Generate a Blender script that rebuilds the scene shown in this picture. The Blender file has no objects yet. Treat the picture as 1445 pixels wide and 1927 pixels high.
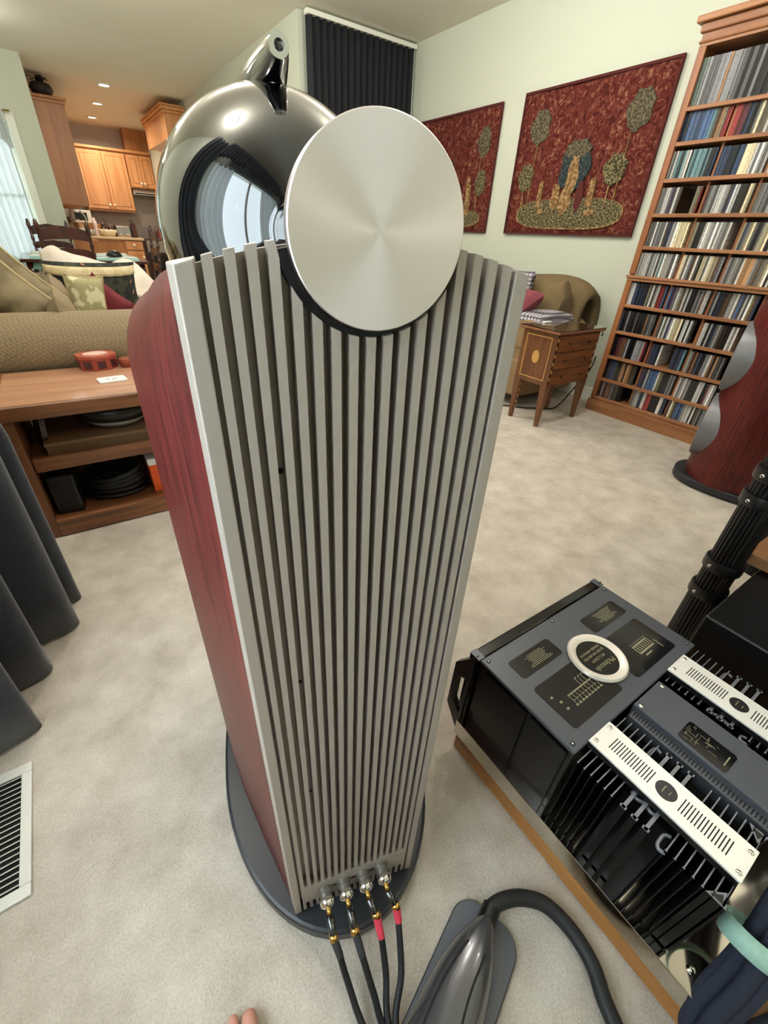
import bpy, bmesh, math, random
from mathutils import Vector, Matrix
random.seed(7)
PI = math.pi
scene = bpy.context.scene
COL = scene.collection

# ------------------------------------------------------------------ camera
W, HPX, FPX = 1445, 1927, 802.32
CX, CY = 722.5, 963.5
CAM = Vector((0, 0, 1.0))
yaw, pitch, roll = math.radians(35.8185), math.radians(32.5787), math.radians(-3.2382)
fwd = Vector((math.sin(yaw)*math.cos(pitch), math.cos(yaw)*math.cos(pitch), -math.sin(pitch)))
rgt0 = Vector((math.cos(yaw), -math.sin(yaw), 0))
dwn0 = fwd.cross(rgt0)
rgt = rgt0*math.cos(roll) + dwn0*math.sin(roll)
dwn = -rgt0*math.sin(roll) + dwn0*math.cos(roll)
cd = bpy.data.cameras.new('camera')
cam = bpy.data.objects.new('camera', cd)
COL.objects.link(cam)
cd.sensor_fit = 'VERTICAL'; cd.sensor_height = 24.0; cd.lens = 24.0*FPX/HPX
cd.clip_start = 0.01; cd.clip_end = 100
up = -dwn; bk = -fwd
cam.matrix_world = Matrix(((rgt.x, up.x, bk.x, CAM.x), (rgt.y, up.y, bk.y, CAM.y), (rgt.z, up.z, bk.z, CAM.z), (0, 0, 0, 1)))
scene.camera = cam

def ray(u, v): return rgt*((u-CX)/FPX) + dwn*((v-CY)/FPX) + fwd
def atz(u, v, z):
    r = ray(u, v); return CAM + r*((z-1.0)/r.z)
def aty(u, v, y):
    r = ray(u, v); return CAM + r*(y/r.y)
def atx(u, v, x):
    r = ray(u, v); return CAM + r*(x/r.x)

# ------------------------------------------------------------------ world, exposure
world = bpy.data.worlds.new('world'); scene.world = world; world.use_nodes = True
bgn = world.node_tree.nodes['Background']
bgn.inputs[0].default_value = (0.80, 0.93, 1.0, 1); bgn.inputs[1].default_value = 11.0
vs = scene.view_settings
vs.view_transform = 'Standard'; vs.look = 'None'; vs.gamma = 1.0; vs.use_curve_mapping = False
vs.exposure = -0.17

ZC = 2.5
def lamp(name, loc, power, size, color=(1, .97, .91), spread=160):
    d = bpy.data.lights.new(name, 'AREA'); d.shape = 'DISK'; d.size = size; d.energy = power; d.color = color
    d.spread = math.radians(spread)
    o = bpy.data.objects.new(name, d); COL.objects.link(o); o.location = loc
    return o
# light of the ceiling domes, shaped to brighten the ceiling too (fixtures themselves are built below)
CEIL_LIGHTS = [(-0.12, 1.45, 36), (1.75, 1.45, 44), (2.0, 2.6, 26), (1.0, 3.3, 42), (2.3, 0.1, 8), (0.4, 4.6, 34), (-0.15, 6.35, 9), (0.55, -0.95, 9)]  # sofa, dining window and near wall ones added unseen as fill
for x, y, p in CEIL_LIGHTS:
    d_ = bpy.data.lights.new('ceiling_lamp', 'POINT'); d_.energy = p; d_.shadow_soft_size = .06; d_.color = (1, .975, .93)
    o_ = bpy.data.objects.new('ceiling_lamp', d_); COL.objects.link(o_); o_.location = (x, y, ZC-.17)
FILL_UPLIGHTS = [(2.95, -.85, 1.72, 11)]   # uplighter added out of view on the near side to brighten the ceiling
for x, y, z, p in FILL_UPLIGHTS:
    l_ = lamp('fill_uplight_lamp', (x, y, z+.03), p, 0.24, (1, .95, .88), 150); l_.rotation_euler = (PI, 0, 0)
KITCHEN_LIGHTS = [(1.198, 8.333), (1.234, 9.574), (1.262, 10.794)]
for x, y in KITCHEN_LIGHTS: lamp('kitchen_lamp', (x, y, ZC-0.02), 20, 0.14, (1, .88, .72))

# ------------------------------------------------------------------ helpers
def lin(c):
    return tuple((x/12.92 if x <= .04045 else ((x+.055)/1.055)**2.4) for x in c)
def rgb(r, g, b): return lin((r/255, g/255, b/255)) + (1,)

def new_mat(name):
    m = bpy.data.materials.new(name); m.use_nodes = True
    nt = m.node_tree; b = nt.nodes['Principled BSDF']
    return m, nt, b
def mat(name, c, rough=.5, metal=0., coat=0., bump=0., bscale=200, var=0., vscale=8, spec=.5, aniso=0.):
    m, nt, b = new_mat(name)
    b.inputs['Base Color'].default_value = c
    b.inputs['Roughness'].default_value = rough
    b.inputs['Metallic'].default_value = metal
    b.inputs['Coat Weight'].default_value = coat
    b.inputs['Coat Roughness'].default_value = .05
    b.inputs['Specular IOR Level'].default_value = spec
    if var or bump:
        tc = nt.nodes.new('ShaderNodeTexCoord')
    if var:
        n = nt.nodes.new('ShaderNodeTexNoise'); n.inputs['Scale'].default_value = vscale; n.inputs['Detail'].default_value = 5
        nt.links.new(tc.outputs['Object'], n.inputs['Vector'])
        mx = nt.nodes.new('ShaderNodeMix'); mx.data_type = 'RGBA'
        mx.inputs[6].default_value = tuple(max(0, x*(1-var)) for x in c[:3])+(1,)
        mx.inputs[7].default_value = tuple(min(1, x*(1+var)) for x in c[:3])+(1,)
        nt.links.new(n.outputs['Fac'], mx.inputs[0]); nt.links.new(mx.outputs[2], b.inputs['Base Color'])
    if bump:
        n2 = nt.nodes.new('ShaderNodeTexNoise'); n2.inputs['Scale'].default_value = bscale; n2.inputs['Detail'].default_value = 4
        nt.links.new(tc.outputs['Object'], n2.inputs['Vector'])
        bp = nt.nodes.new('ShaderNodeBump'); bp.inputs['Strength'].default_value = bump; bp.inputs['Distance'].default_value = .01
        nt.links.new(n2.outputs['Fac'], bp.inputs['Height']); nt.links.new(bp.outputs['Normal'], b.inputs['Normal'])
    return m
def wood(name, c1, c2, rough=.4, axis='Z', scale=14, coat=0.):
    m, nt, b = new_mat(name)
    tc = nt.nodes.new('ShaderNodeTexCoord'); mp = nt.nodes.new('ShaderNodeMapping')
    s = [scale, scale, scale]; s['XYZ'.index(axis)] = scale*.06
    mp.inputs['Scale'].default_value = s
    nt.links.new(tc.outputs['Object'], mp.inputs['Vector'])
    n = nt.nodes.new('ShaderNodeTexNoise'); n.inputs['Scale'].default_value = 2.2; n.inputs['Detail'].default_value = 8; n.inputs['Roughness'].default_value = .65
    n.inputs['Distortion'].default_value = .6
    nt.links.new(mp.outputs[0], n.inputs['Vector'])
    r = nt.nodes.new('ShaderNodeValToRGB'); r.color_ramp.elements[0].position = .35; r.color_ramp.elements[1].position = .65
    r.color_ramp.elements[0].color = c1; r.color_ramp.elements[1].color = c2
    nt.links.new(n.outputs['Fac'], r.inputs[0]); nt.links.new(r.outputs[0], b.inputs['Base Color'])
    b.inputs['Roughness'].default_value = rough; b.inputs['Coat Weight'].default_value = coat
    b.inputs['Coat Roughness'].default_value = .15
    bp = nt.nodes.new('ShaderNodeBump'); bp.inputs['Strength'].default_value = .06
    nt.links.new(n.outputs['Fac'], bp.inputs['Height']); nt.links.new(bp.outputs[0], b.inputs['Normal'])
    return m
def emit(name, c, s):
    m, nt, b = new_mat(name)
    b.inputs['Base Color'].default_value = c; b.inputs['Emission Color'].default_value = c; b.inputs['Emission Strength'].default_value = s
    return m

class MB:
    def __init__(s): s.v = []; s.f = []
    def add(s, vs, fs):
        k = len(s.v); s.v += [tuple(p) for p in vs]; s.f += [tuple(i+k for i in f) for f in fs]; return s
    def box(s, x0, x1, y0, y1, z0, z1, M=None):
        x0, x1 = min(x0, x1), max(x0, x1); y0, y1 = min(y0, y1), max(y0, y1); z0, z1 = min(z0, z1), max(z0, z1)
        vs = [Vector(p) for p in ((x0,y0,z0),(x1,y0,z0),(x1,y1,z0),(x0,y1,z0),(x0,y0,z1),(x1,y0,z1),(x1,y1,z1),(x0,y1,z1))]
        if M: vs = [M @ p for p in vs]
        return s.add(vs, [(0,3,2,1),(4,5,6,7),(0,1,5,4),(1,2,6,5),(2,3,7,6),(3,0,4,7)])
    def prism(s, poly, a0, a1, M=None):
        """poly in xy extruded along z"""
        n = len(poly)
        if sum(poly[i][0]*poly[(i+1) % n][1]-poly[(i+1) % n][0]*poly[i][1] for i in range(n)) < 0: poly = poly[::-1]
        vs = [Vector((p[0], p[1], a0)) for p in poly]+[Vector((p[0], p[1], a1)) for p in poly]
        if M: vs = [M @ p for p in vs]
        fs = [tuple(range(n-1, -1, -1)), tuple(range(n, 2*n))]+[(i, (i+1) % n, n+(i+1) % n, n+i) for i in range(n)]
        return s.add(vs, fs)
    def rings(s, rings, cap0=True, cap1=True, closed=True):
        n = len(rings[0]); vs = [p for r in rings for p in r]; fs = []
        for i in range(len(rings)-1):
            for j in range(n if closed else n-1):
                fs.append((i*n+j, i*n+(j+1) % n, (i+1)*n+(j+1) % n, (i+1)*n+j))
        if cap0: fs.append(tuple(range(n-1, -1, -1)))
        if cap1: fs.append(tuple(range((len(rings)-1)*n, len(rings)*n)))
        return s.add(vs, fs)
    def lathe(s, prof, M=None, seg=24, cap0=True, cap1=True):
        """prof list of (r,z) about local z"""
        R = []
        for r, z in prof:
            ring = [Vector((r*math.cos(2*PI*k/seg), r*math.sin(2*PI*k/seg), z)) for k in range(seg)]
            if M: ring = [M @ p for p in ring]
            R.append(ring)
        return s.rings(R, cap0, cap1)
    def tube(s, pts, r, seg=12, smooth=True, sub=6):
        pts = [Vector(p) for p in pts]
        if smooth and len(pts) > 2:
            out = []
            for i in range(len(pts)-1):
                p0 = pts[max(i-1, 0)]; p1 = pts[i]; p2 = pts[i+1]; p3 = pts[min(i+2, len(pts)-1)]
                for k in range(sub):
                    t = k/sub
                    out.append(.5*((2*p1)+(p2-p0)*t+(2*p0-5*p1+4*p2-p3)*t*t+(3*p1-p0-3*p2+p3)*t**3))
            out.append(pts[-1]); pts = out
        R = []; ref = None
        for i, p in enumerate(pts):
            d = (pts[min(i+1, len(pts)-1)]-pts[max(i-1, 0)]).normalized()
            if ref is None:
                ref = d.orthogonal().normalized()
            ref = (ref-d*ref.dot(d)).normalized(); b = d.cross(ref)
            rr = r(i/(len(pts)-1)) if callable(r) else r
            R.append([p+(ref*math.cos(2*PI*k/seg)+b*math.sin(2*PI*k/seg))*rr for k in range(seg)])
        return s.rings(R)
    def grid(s, nu, nv, fn):
        vs = [fn(i/(nu-1), j/(nv-1)) for i in range(nu) for j in range(nv)]
        fs = [(i*nv+j, (i+1)*nv+j, (i+1)*nv+j+1, i*nv+j+1) for i in range(nu-1) for j in range(nv-1)]
        return s.add(vs, fs)
    def build(s, name, m, parent=None, smooth=False, bevel=0., seg=2, sub=0, solid=0., label=None):
        me = bpy.data.meshes.new(name); me.from_pydata(s.v, [], s.f); me.update()
        me.materials.append(m)
        o = bpy.data.objects.new(name, me); COL.objects.link(o)
        if smooth:
            for p in me.polygons: p.use_smooth = True
            if smooth == 'angle':
                me.set_sharp_from_angle(angle=math.radians(35))
        if solid:
            md = o.modifiers.new('solid', 'SOLIDIFY'); md.thickness = solid; md.offset = 0
        if bevel:
            md = o.modifiers.new('bevel', 'BEVEL'); md.width = bevel; md.segments = seg; md.limit_method = 'ANGLE'; md.angle_limit = math.radians(40)
        if sub:
            md = o.modifiers.new('sub', 'SUBSURF'); md.levels = sub; md.render_levels = sub
        if parent: o.parent = parent
        if label: o['label'] = label
        return o
def tag(o, label, cat, group=None, kind=None):
    o['label'] = label; o['category'] = cat
    if group: o['group'] = group
    if kind: o['kind'] = kind
    return o
def thing(name, label, cat, loc=(0, 0, 0), rotz=0., group=None):
    o = bpy.data.objects.new(name, None); o.empty_display_size = .05; COL.objects.link(o)
    o.location = loc; o.rotation_euler = (0, 0, rotz)
    return tag(o, label, cat, group)
def struct(name, mb, m, label=None, **k):
    o = mb.build(name, m, **k); o['kind'] = 'structure'
    if label: o['label'] = label
    return o
def copy_tree(root, loc=None, rotz=None, label=None, parent=None):
    r = root.copy(); COL.objects.link(r); r.parent = parent
    if loc is not None: r.location = loc
    if rotz is not None: r.rotation_euler = (0, 0, rotz)
    if label: r['label'] = label
    for ch in list(root.children): copy_tree(ch, parent=r)
    return r
def T(x, y, z): return Matrix.Translation((x, y, z))
def RX(a): return Matrix.Rotation(a, 4, 'X')
def RY(a): return Matrix.Rotation(a, 4, 'Y')
def RZ(a): return Matrix.Rotation(a, 4, 'Z')
def text_part(name, body, m, parent, M, size, depth=.0003, align='CENTER', label=None):
    cu = bpy.data.curves.new(name, 'FONT'); cu.body = body; cu.size = size; cu.extrude = depth; cu.align_x = align; cu.resolution_u = 2
    tmp = bpy.data.objects.new(name+'_tmp', cu); COL.objects.link(tmp)
    bpy.context.view_layer.update()
    me = bpy.data.meshes.new_from_object(tmp.evaluated_get(bpy.context.evaluated_depsgraph_get()))
    bpy.data.objects.remove(tmp); bpy.data.curves.remove(cu)
    me.transform(M); me.name = name; me.materials.clear(); me.materials.append(m)
    o = bpy.data.objects.new(name, me); COL.objects.link(o); o.parent = parent
    if label: o['label'] = label
    return o
def smoothstep(a, b, x):
    t = min(1, max(0, (x-a)/(b-a))); return t*t*(3-2*t)

# ------------------------------------------------------------------ materials
M_wall = mat('wall_paint', rgb(197, 201, 183), .85, bump=.03, bscale=300)
M_wall_kitchen = mat('kitchen_wall_paint', rgb(186, 176, 165), .8)
M_ceil = mat('ceiling_paint', rgb(232, 228, 212), .9, bump=.04, bscale=150)
M_trim = mat('white_trim', rgb(228, 230, 216), .45)
M_oak = wood('oak_bookcase', rgb(130, 82, 48), rgb(168, 116, 76), .42, 'Y', 9)
M_oakv = wood('oak_upright', rgb(118, 66, 34), rgb(156, 98, 56), .42, 'Z', 9)
M_oakback = wood('oak_back_panel', rgb(120, 98, 76), rgb(146, 124, 100), .5, 'Z', 6)
M_stand = wood('stand_oak', rgb(84, 48, 28), rgb(146, 94, 56), .38, 'X', 14, .15)
M_standv = wood('stand_oak_upright', rgb(82, 48, 28), rgb(122, 76, 46), .42, 'Z', 10)
M_standtop = wood('stand_top', rgb(160, 112, 84), rgb(198, 150, 118), .3, 'X', 9, .3)
M_red = wood('rosenut_veneer', rgb(56, 15, 13), rgb(104, 35, 30), .42, 'Z', 60, .05)
M_red.node_tree.nodes['Principled BSDF'].inputs['Specular IOR Level'].default_value = .28
M_alu = mat('anodised_aluminium', rgb(164, 154, 144), .45, .35, bump=.02, bscale=900)
M_silver = mat('silver_plate', rgb(236, 234, 228), .35, .35)
M_chrome = mat('chrome', rgb(230, 228, 224), .06, 1.)
M_gold = mat('gold_plating', rgb(226, 182, 96), .2, 1.)
M_blackgloss = mat('gloss_black_lacquer', rgb(14, 14, 15), .03, .25, 1., spec=1.)
M_black = mat('satin_black', rgb(14, 14, 15), .35)
M_blackmatt = mat('matt_black', rgb(10, 10, 11), .7)
M_plinth = mat('plinth_black', rgb(34, 37, 43), .4)
M_rubber = mat('black_rubber', rgb(24, 25, 28), .55, bump=.1, bscale=900)
M_heat_red = mat('red_heatshrink', rgb(214, 62, 86), .45)
M_heat_grey = mat('dark_heatshrink', rgb(52, 54, 58), .45)
M_slate = mat('slate_blue_steel', rgb(72, 75, 82), .4, .2)
M_glassblack = mat('black_glass', rgb(18, 18, 20), .08)
M_print = mat('gold_print', rgb(134, 128, 100), .5)
M_ring = mat('pearl_ring', rgb(226, 218, 206), .25, .1)
M_steel = mat('polished_steel', rgb(214, 208, 198), .07, 1.)
M_fin = mat('black_fin', rgb(9, 9, 10), .55, spec=.25)
M_finedge = mat('machined_fin_edge', rgb(120, 122, 130), .4, .4)
M_plat = wood('platform_wood', rgb(156, 100, 44), rgb(196, 138, 74), .4, 'Y', 10)
M_velvet = mat('slate_velvet', rgb(37, 41, 51), .9, bump=.15, bscale=120, var=.3, vscale=30)
M_velvet.node_tree.nodes['Principled BSDF'].inputs['Sheen Weight'].default_value = .25
M_drape = mat('charcoal_drape', rgb(25, 27, 31), .9)
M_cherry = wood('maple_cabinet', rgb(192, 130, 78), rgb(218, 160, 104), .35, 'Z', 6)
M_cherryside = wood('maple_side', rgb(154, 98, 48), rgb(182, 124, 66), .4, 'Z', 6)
M_walnut = wood('dark_mahogany', rgb(46, 18, 12), rgb(76, 32, 22), .22, 'Z', 10, .5)
M_chest = wood('inlaid_walnut', rgb(84, 48, 26), rgb(124, 78, 42), .35, 'Z', 12, .2)
M_inlay = mat('inlay_boxwood', rgb(196, 150, 88), .4)
M_offwhite = mat('off_white', rgb(232, 230, 222), .6)
M_ventm = mat('white_enamel', rgb(222, 220, 212), .35)
M_darkvoid = mat('duct_black', rgb(16, 15, 15), .9)

def carpet():
    m, nt, b = new_mat('beige_carpet')
    tc = nt.nodes.new('ShaderNodeTexCoord')
    n1 = nt.nodes.new('ShaderNodeTexNoise'); n1.inputs['Scale'].default_value = 9; n1.inputs['Detail'].default_value = 6; n1.inputs['Roughness'].default_value = .6
    n2 = nt.nodes.new('ShaderNodeTexNoise'); n2.inputs['Scale'].default_value = 260; n2.inputs['Detail'].default_value = 3
    for n in (n1, n2): nt.links.new(tc.outputs['Object'], n.inputs['Vector'])
    r = nt.nodes.new('ShaderNodeValToRGB'); r.color_ramp.elements[0].position = .3; r.color_ramp.elements[1].position = .7
    r.color_ramp.elements[0].color = rgb(172, 162, 148); r.color_ramp.elements[1].color = rgb(205, 196, 184)
    nt.links.new(n1.outputs['Fac'], r.inputs[0])
    mx = nt.nodes.new('ShaderNodeMix'); mx.data_type = 'RGBA'; mx.blend_type = 'OVERLAY'; mx.inputs[0].default_value = .3
    nt.links.new(r.outputs[0], mx.inputs[6]); nt.links.new(n2.outputs['Fac'], mx.inputs[7]); nt.links.new(mx.outputs[2], b.inputs['Base Color'])
    b.inputs['Roughness'].default_value = .95; b.inputs['Specular IOR Level'].default_value = .1
    ad = nt.nodes.new('ShaderNodeMath'); ad.operation = 'ADD'
    ml = nt.nodes.new('ShaderNodeMath'); ml.operation = 'MULTIPLY'; ml.inputs[1].default_value = 2.0
    n3 = nt.nodes.new('ShaderNodeTexNoise'); n3.inputs['Scale'].default_value = 22; n3.inputs['Detail'].default_value = 5; n3.inputs['Distortion'].default_value = 1.0
    nt.links.new(tc.outputs['Object'], n3.inputs['Vector'])
    nt.links.new(n3.outputs['Fac'], ml.inputs[0]); nt.links.new(ml.outputs[0], ad.inputs[0]); nt.links.new(n2.outputs['Fac'], ad.inputs[1])
    bp = nt.nodes.new('ShaderNodeBump'); bp.inputs['Strength'].default_value = .35; bp.inputs['Distance'].default_value = .008
    nt.links.new(ad.outputs[0], bp.inputs['Height']); nt.links.new(bp.outputs[0], b.inputs['Normal'])
    return m
M_carpet = carpet()

# ------------------------------------------------------------------ room shell
XL, XR, YN, YF = -0.64, 3.28, -1.15, 4.55
struct('floor', MB().box(XL-.3, XR+.3, YN-.3, 12.2, -.1, 0), M_carpet, 'beige cut pile carpet over the whole room')
struct('ceiling', MB().box(XL-.3, XR+.3, YN-.3, 12.2, ZC, ZC+.1), M_ceil, 'pale cream painted ceiling')
struct('wall_right', MB().box(XR, XR+.1, YN-.1, YF+.1, 0, ZC), M_wall, 'pale green wall with the tapestries')
# curtain wall with its window opening
o = MB().box(2.16, XR, YF, YF+.1, 0, .35).box(2.16, XR, YF, YF+.1, 2.35, ZC).box(2.16, 2.30, YF, YF+.1, .35, 2.35).box(3.16, XR, YF, YF+.1, .35, 2.35)
struct('wall_end', o, M_wall, 'pale green end wall behind the charcoal drape')
struct('wall_partition', MB().box(2.16, 2.26, YF+.1, 12.1, 0, ZC), M_wall, 'pale green partition wall running to the kitchen')
struct('wall_near', MB().box(XL-.1, XR+.1, YN-.1, YN, 0, ZC), M_wall)
# window wall on the left with a wide window opening
wy0, wy1, wz0, wz1 = -.55, 1.02, .50, 1.90
o = MB().box(XL-.1, XL, YN, wy0, 0, ZC).box(XL-.1, XL, wy1, 7.62, 0, ZC).box(XL-.1, XL, wy0, wy1, 0, wz0).box(XL-.1, XL, wy0, wy1, wz1, ZC)
struct('wall_left', o, M_wall)
def window(name, M, w, h, nx=2, nz=2):
    """frame in local xz plane, origin lower left"""
    f = MB(); t = .05
    f.box(0, w, -.04, .04, 0, t, M).box(0, w, -.04, .04, h-t, h, M).box(0, t, -.04, .04, t, h-t, M).box(w-t, w, -.04, .04, t, h-t, M)
    for i in range(1, nx): f.box(w*i/nx-.018, w*i/nx+.018, -.025, .025, t, h-t, M)
    for j in range(1, nz): f.box(t, w-t, -.02, .02, h*j/nz-.016, h*j/nz+.016, M)
    fr = struct(name, f, M_trim)
    m = bpy.data.materials.get('window_glass')
    if not m:
        m, nt, b = new_mat('window_glass')
        tr = nt.nodes.new('ShaderNodeBsdfTransparent'); gl = nt.nodes.new('ShaderNodeBsdfGlossy'); gl.inputs['Roughness'].default_value = .02
        mx = nt.nodes.new('ShaderNodeMixShader'); mx.inputs[0].default_value = .06
        nt.links.new(tr.outputs[0], mx.inputs[1]); nt.links.new(gl.outputs[0], mx.inputs[2])
        nt.links.new(mx.outputs[0], nt.nodes['Material Output'].inputs[0])
    for i in range(nx):
        for j in range(nz):
            MB().box(w*i/nx+.02, w*(i+1)/nx-.02, -.004, .004, h*j/nz+.02, h*(j+1)/nz-.02, M).build('pane', m, fr)
    return fr
window('window_1', T(XL-.05, wy0, wz0) @ RZ(PI/2), wy1-wy0, wz1-wz0, 2, 1)
struct('trim_1', MB().box(XL-.02, XL+.05, wy0-.05, wy1+.05, wz0-.03, wz0), M_trim)
window('window_2', T(2.30, YF+.06, .35), .86, 2.0, 2, 1)
# dining wall far left with its lace-curtained window
DY = 7.62; dx0, dx1, dz0, dz1 = -.56, .03, .55, 1.90
o = MB().box(XL-.1, dx0, DY, DY+.12, 0, ZC).box(dx1, .335, DY, DY+.12, 0, ZC).box(dx0, dx1, DY, DY+.12, 0, dz0).box(dx0, dx1, DY, DY+.12, dz1, ZC)
struct('wall_dining', o, M_wall, 'pale green dining wall with the lace curtained window')
window('window_3', T(dx0, DY+.06, dz0), dx1-dx0, dz1-dz0, 1, 2)
o = MB().box(dx1, dx1+.085, DY-.03, DY, dz0-.1, dz1+.085).box(dx0-.07, dx1, DY-.03, DY, dz1, dz1+.085).box(dx0-.07, dx0, DY-.03, DY, dz0-.1, dz1).box(dx0, dx1, DY-.04, DY, dz0-.1, dz0)
struct('trim_2', o, M_trim, 'cream window casing on the dining wall', bevel=.006)
# kitchen shell
KB = 11.72
struct('wall_kitchen_back', MB().box(.2, 2.3, KB, KB+.1, 0, ZC), M_wall_kitchen, 'taupe kitchen back wall')
struct('wall_kitchen_left', MB().box(.235, .335, DY+.12, KB, 0, ZC), M_wall_kitchen)
struct('baseboard_right', MB().box(XR-.014, XR, YN, YF, 0, .09), M_trim, bevel=.004)
struct('baseboard_end', MB().box(2.16, XR-.014, YF-.014, YF, 0, .09), M_trim, bevel=.004)

def dome_light(x, y, label, group):
    t = thing('ceiling_light', label, 'ceiling light', (x, y, ZC), 0, group)
    MB().lathe([(.085, 0), (.085, -.018), (.07, -.018), (.07, 0)], None, 28, False, False).build('trim_ring', M_trim, t, 'angle')
    MB().lathe([(.07, -.01), (.066, -.04), (.05, -.07), (.025, -.085), (.0, -.09)], None, 28, False, False).build('lens', bpy.data.materials['lamp_lens'], t, True)
def ceiling_light(x, y, label, group):
    t = thing('ceiling_light', label, 'ceiling light', (x, y, ZC), 0, group)
    MB().lathe([(.062, -.012), (.085, -.012), (.085, 0), (.062, 0)], None, 28, False, False).build('trim_ring', M_trim, t, True)
    MB().lathe([(.0, -.001), (.062, -.001), (.062, -.006), (.0, -.006)], None, 28, False, False).build('lens', emit('lamp_lens', (1, .93, .82, 1), 9) if 'lamp_lens' not in bpy.data.materials else bpy.data.materials['lamp_lens'], t)
for (x, y), w in zip(KITCHEN_LIGHTS, ('nearest of the three in the kitchen', 'middle one of the three in the kitchen', 'farthest of the three in the kitchen')):
    ceiling_light(x, y, 'round recessed ceiling light, '+w, 'recessed kitchen lights')
for i, (x, y, p) in enumerate(CEIL_LIGHTS):
    dome_light(x, y, 'round opal ceiling light over '+('the velvet drape', 'the open carpet', 'the inlaid chest', 'the far end of the living room', 'the red loudspeaker by the bookcase', 'the sofa, added to brighten the ceiling', 'the dining window, added to brighten the ceiling', 'the near wall, added for highlights on the spun disc')[i], 'opal living room lights')
for (x, y, z, p), w in zip(FILL_UPLIGHTS, ('in the near right corner',)):
    t = thing('fill_uplighter', 'unseen black uplighter added as fill light '+w, 'floor lamp', (x, y, 0))
    MB().lathe([(.12, 0), (.12, .012), (.02, .03)], None, 32).build('base', M_black, t, 'angle')
    MB().lathe([(.011, .02), (.011, z-.05)], None, 16).build('pole', M_black, t, True)
    MB().lathe([(.02, z-.06), (.10, z-.03), (.15, z+.02), (.155, z+.05), (.145, z+.05), (.095, z-.02), (.0, z-.03)], None, 36, True, False).build('bowl', M_black, t, True)
    MB().lathe([(.10, z+.005), (.0, z+.006)], None, 28, False, False).build('bulb_lens', bpy.data.materials['lamp_lens'], t)
# ------------------------------------------------------------------ loudspeakers
def brushed_disc():
    m, nt, b = new_mat('spun_aluminium')
    b.inputs['Base Color'].default_value = rgb(246, 236, 236); b.inputs['Metallic'].default_value = 1.; b.inputs['Roughness'].default_value = .33
    b.inputs['Anisotropic'].default_value = .82
    t = nt.nodes.new('ShaderNodeTangent'); t.direction_type = 'RADIAL'; t.axis = 'Y'
    nt.links.new(t.outputs[0], b.inputs['Tangent'])
    return m
M_disc = brushed_disc()
HW = [(.02, .1055), (.068, .1215), (.135, .1435), (.2165, .1685), (.28, .183), (.34, .1945), (.40, .2045), (.44, .201), (.48, .178), (.515, .145), (.545, .105), (.562, .07), (.572, .035)]
def head_profile():
    ns = [0, .1257, .2513, .377, .5027]; rs = [.047, .068, .0954, .1394, .0505]
    def p(n):
        s = 0
        for i in range(5):
            l = 1
            for j in range(5):
                if j != i: l *= (n-ns[j])/(ns[i]-ns[j])
            s += rs[i]*l
        return s
    return p
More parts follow.
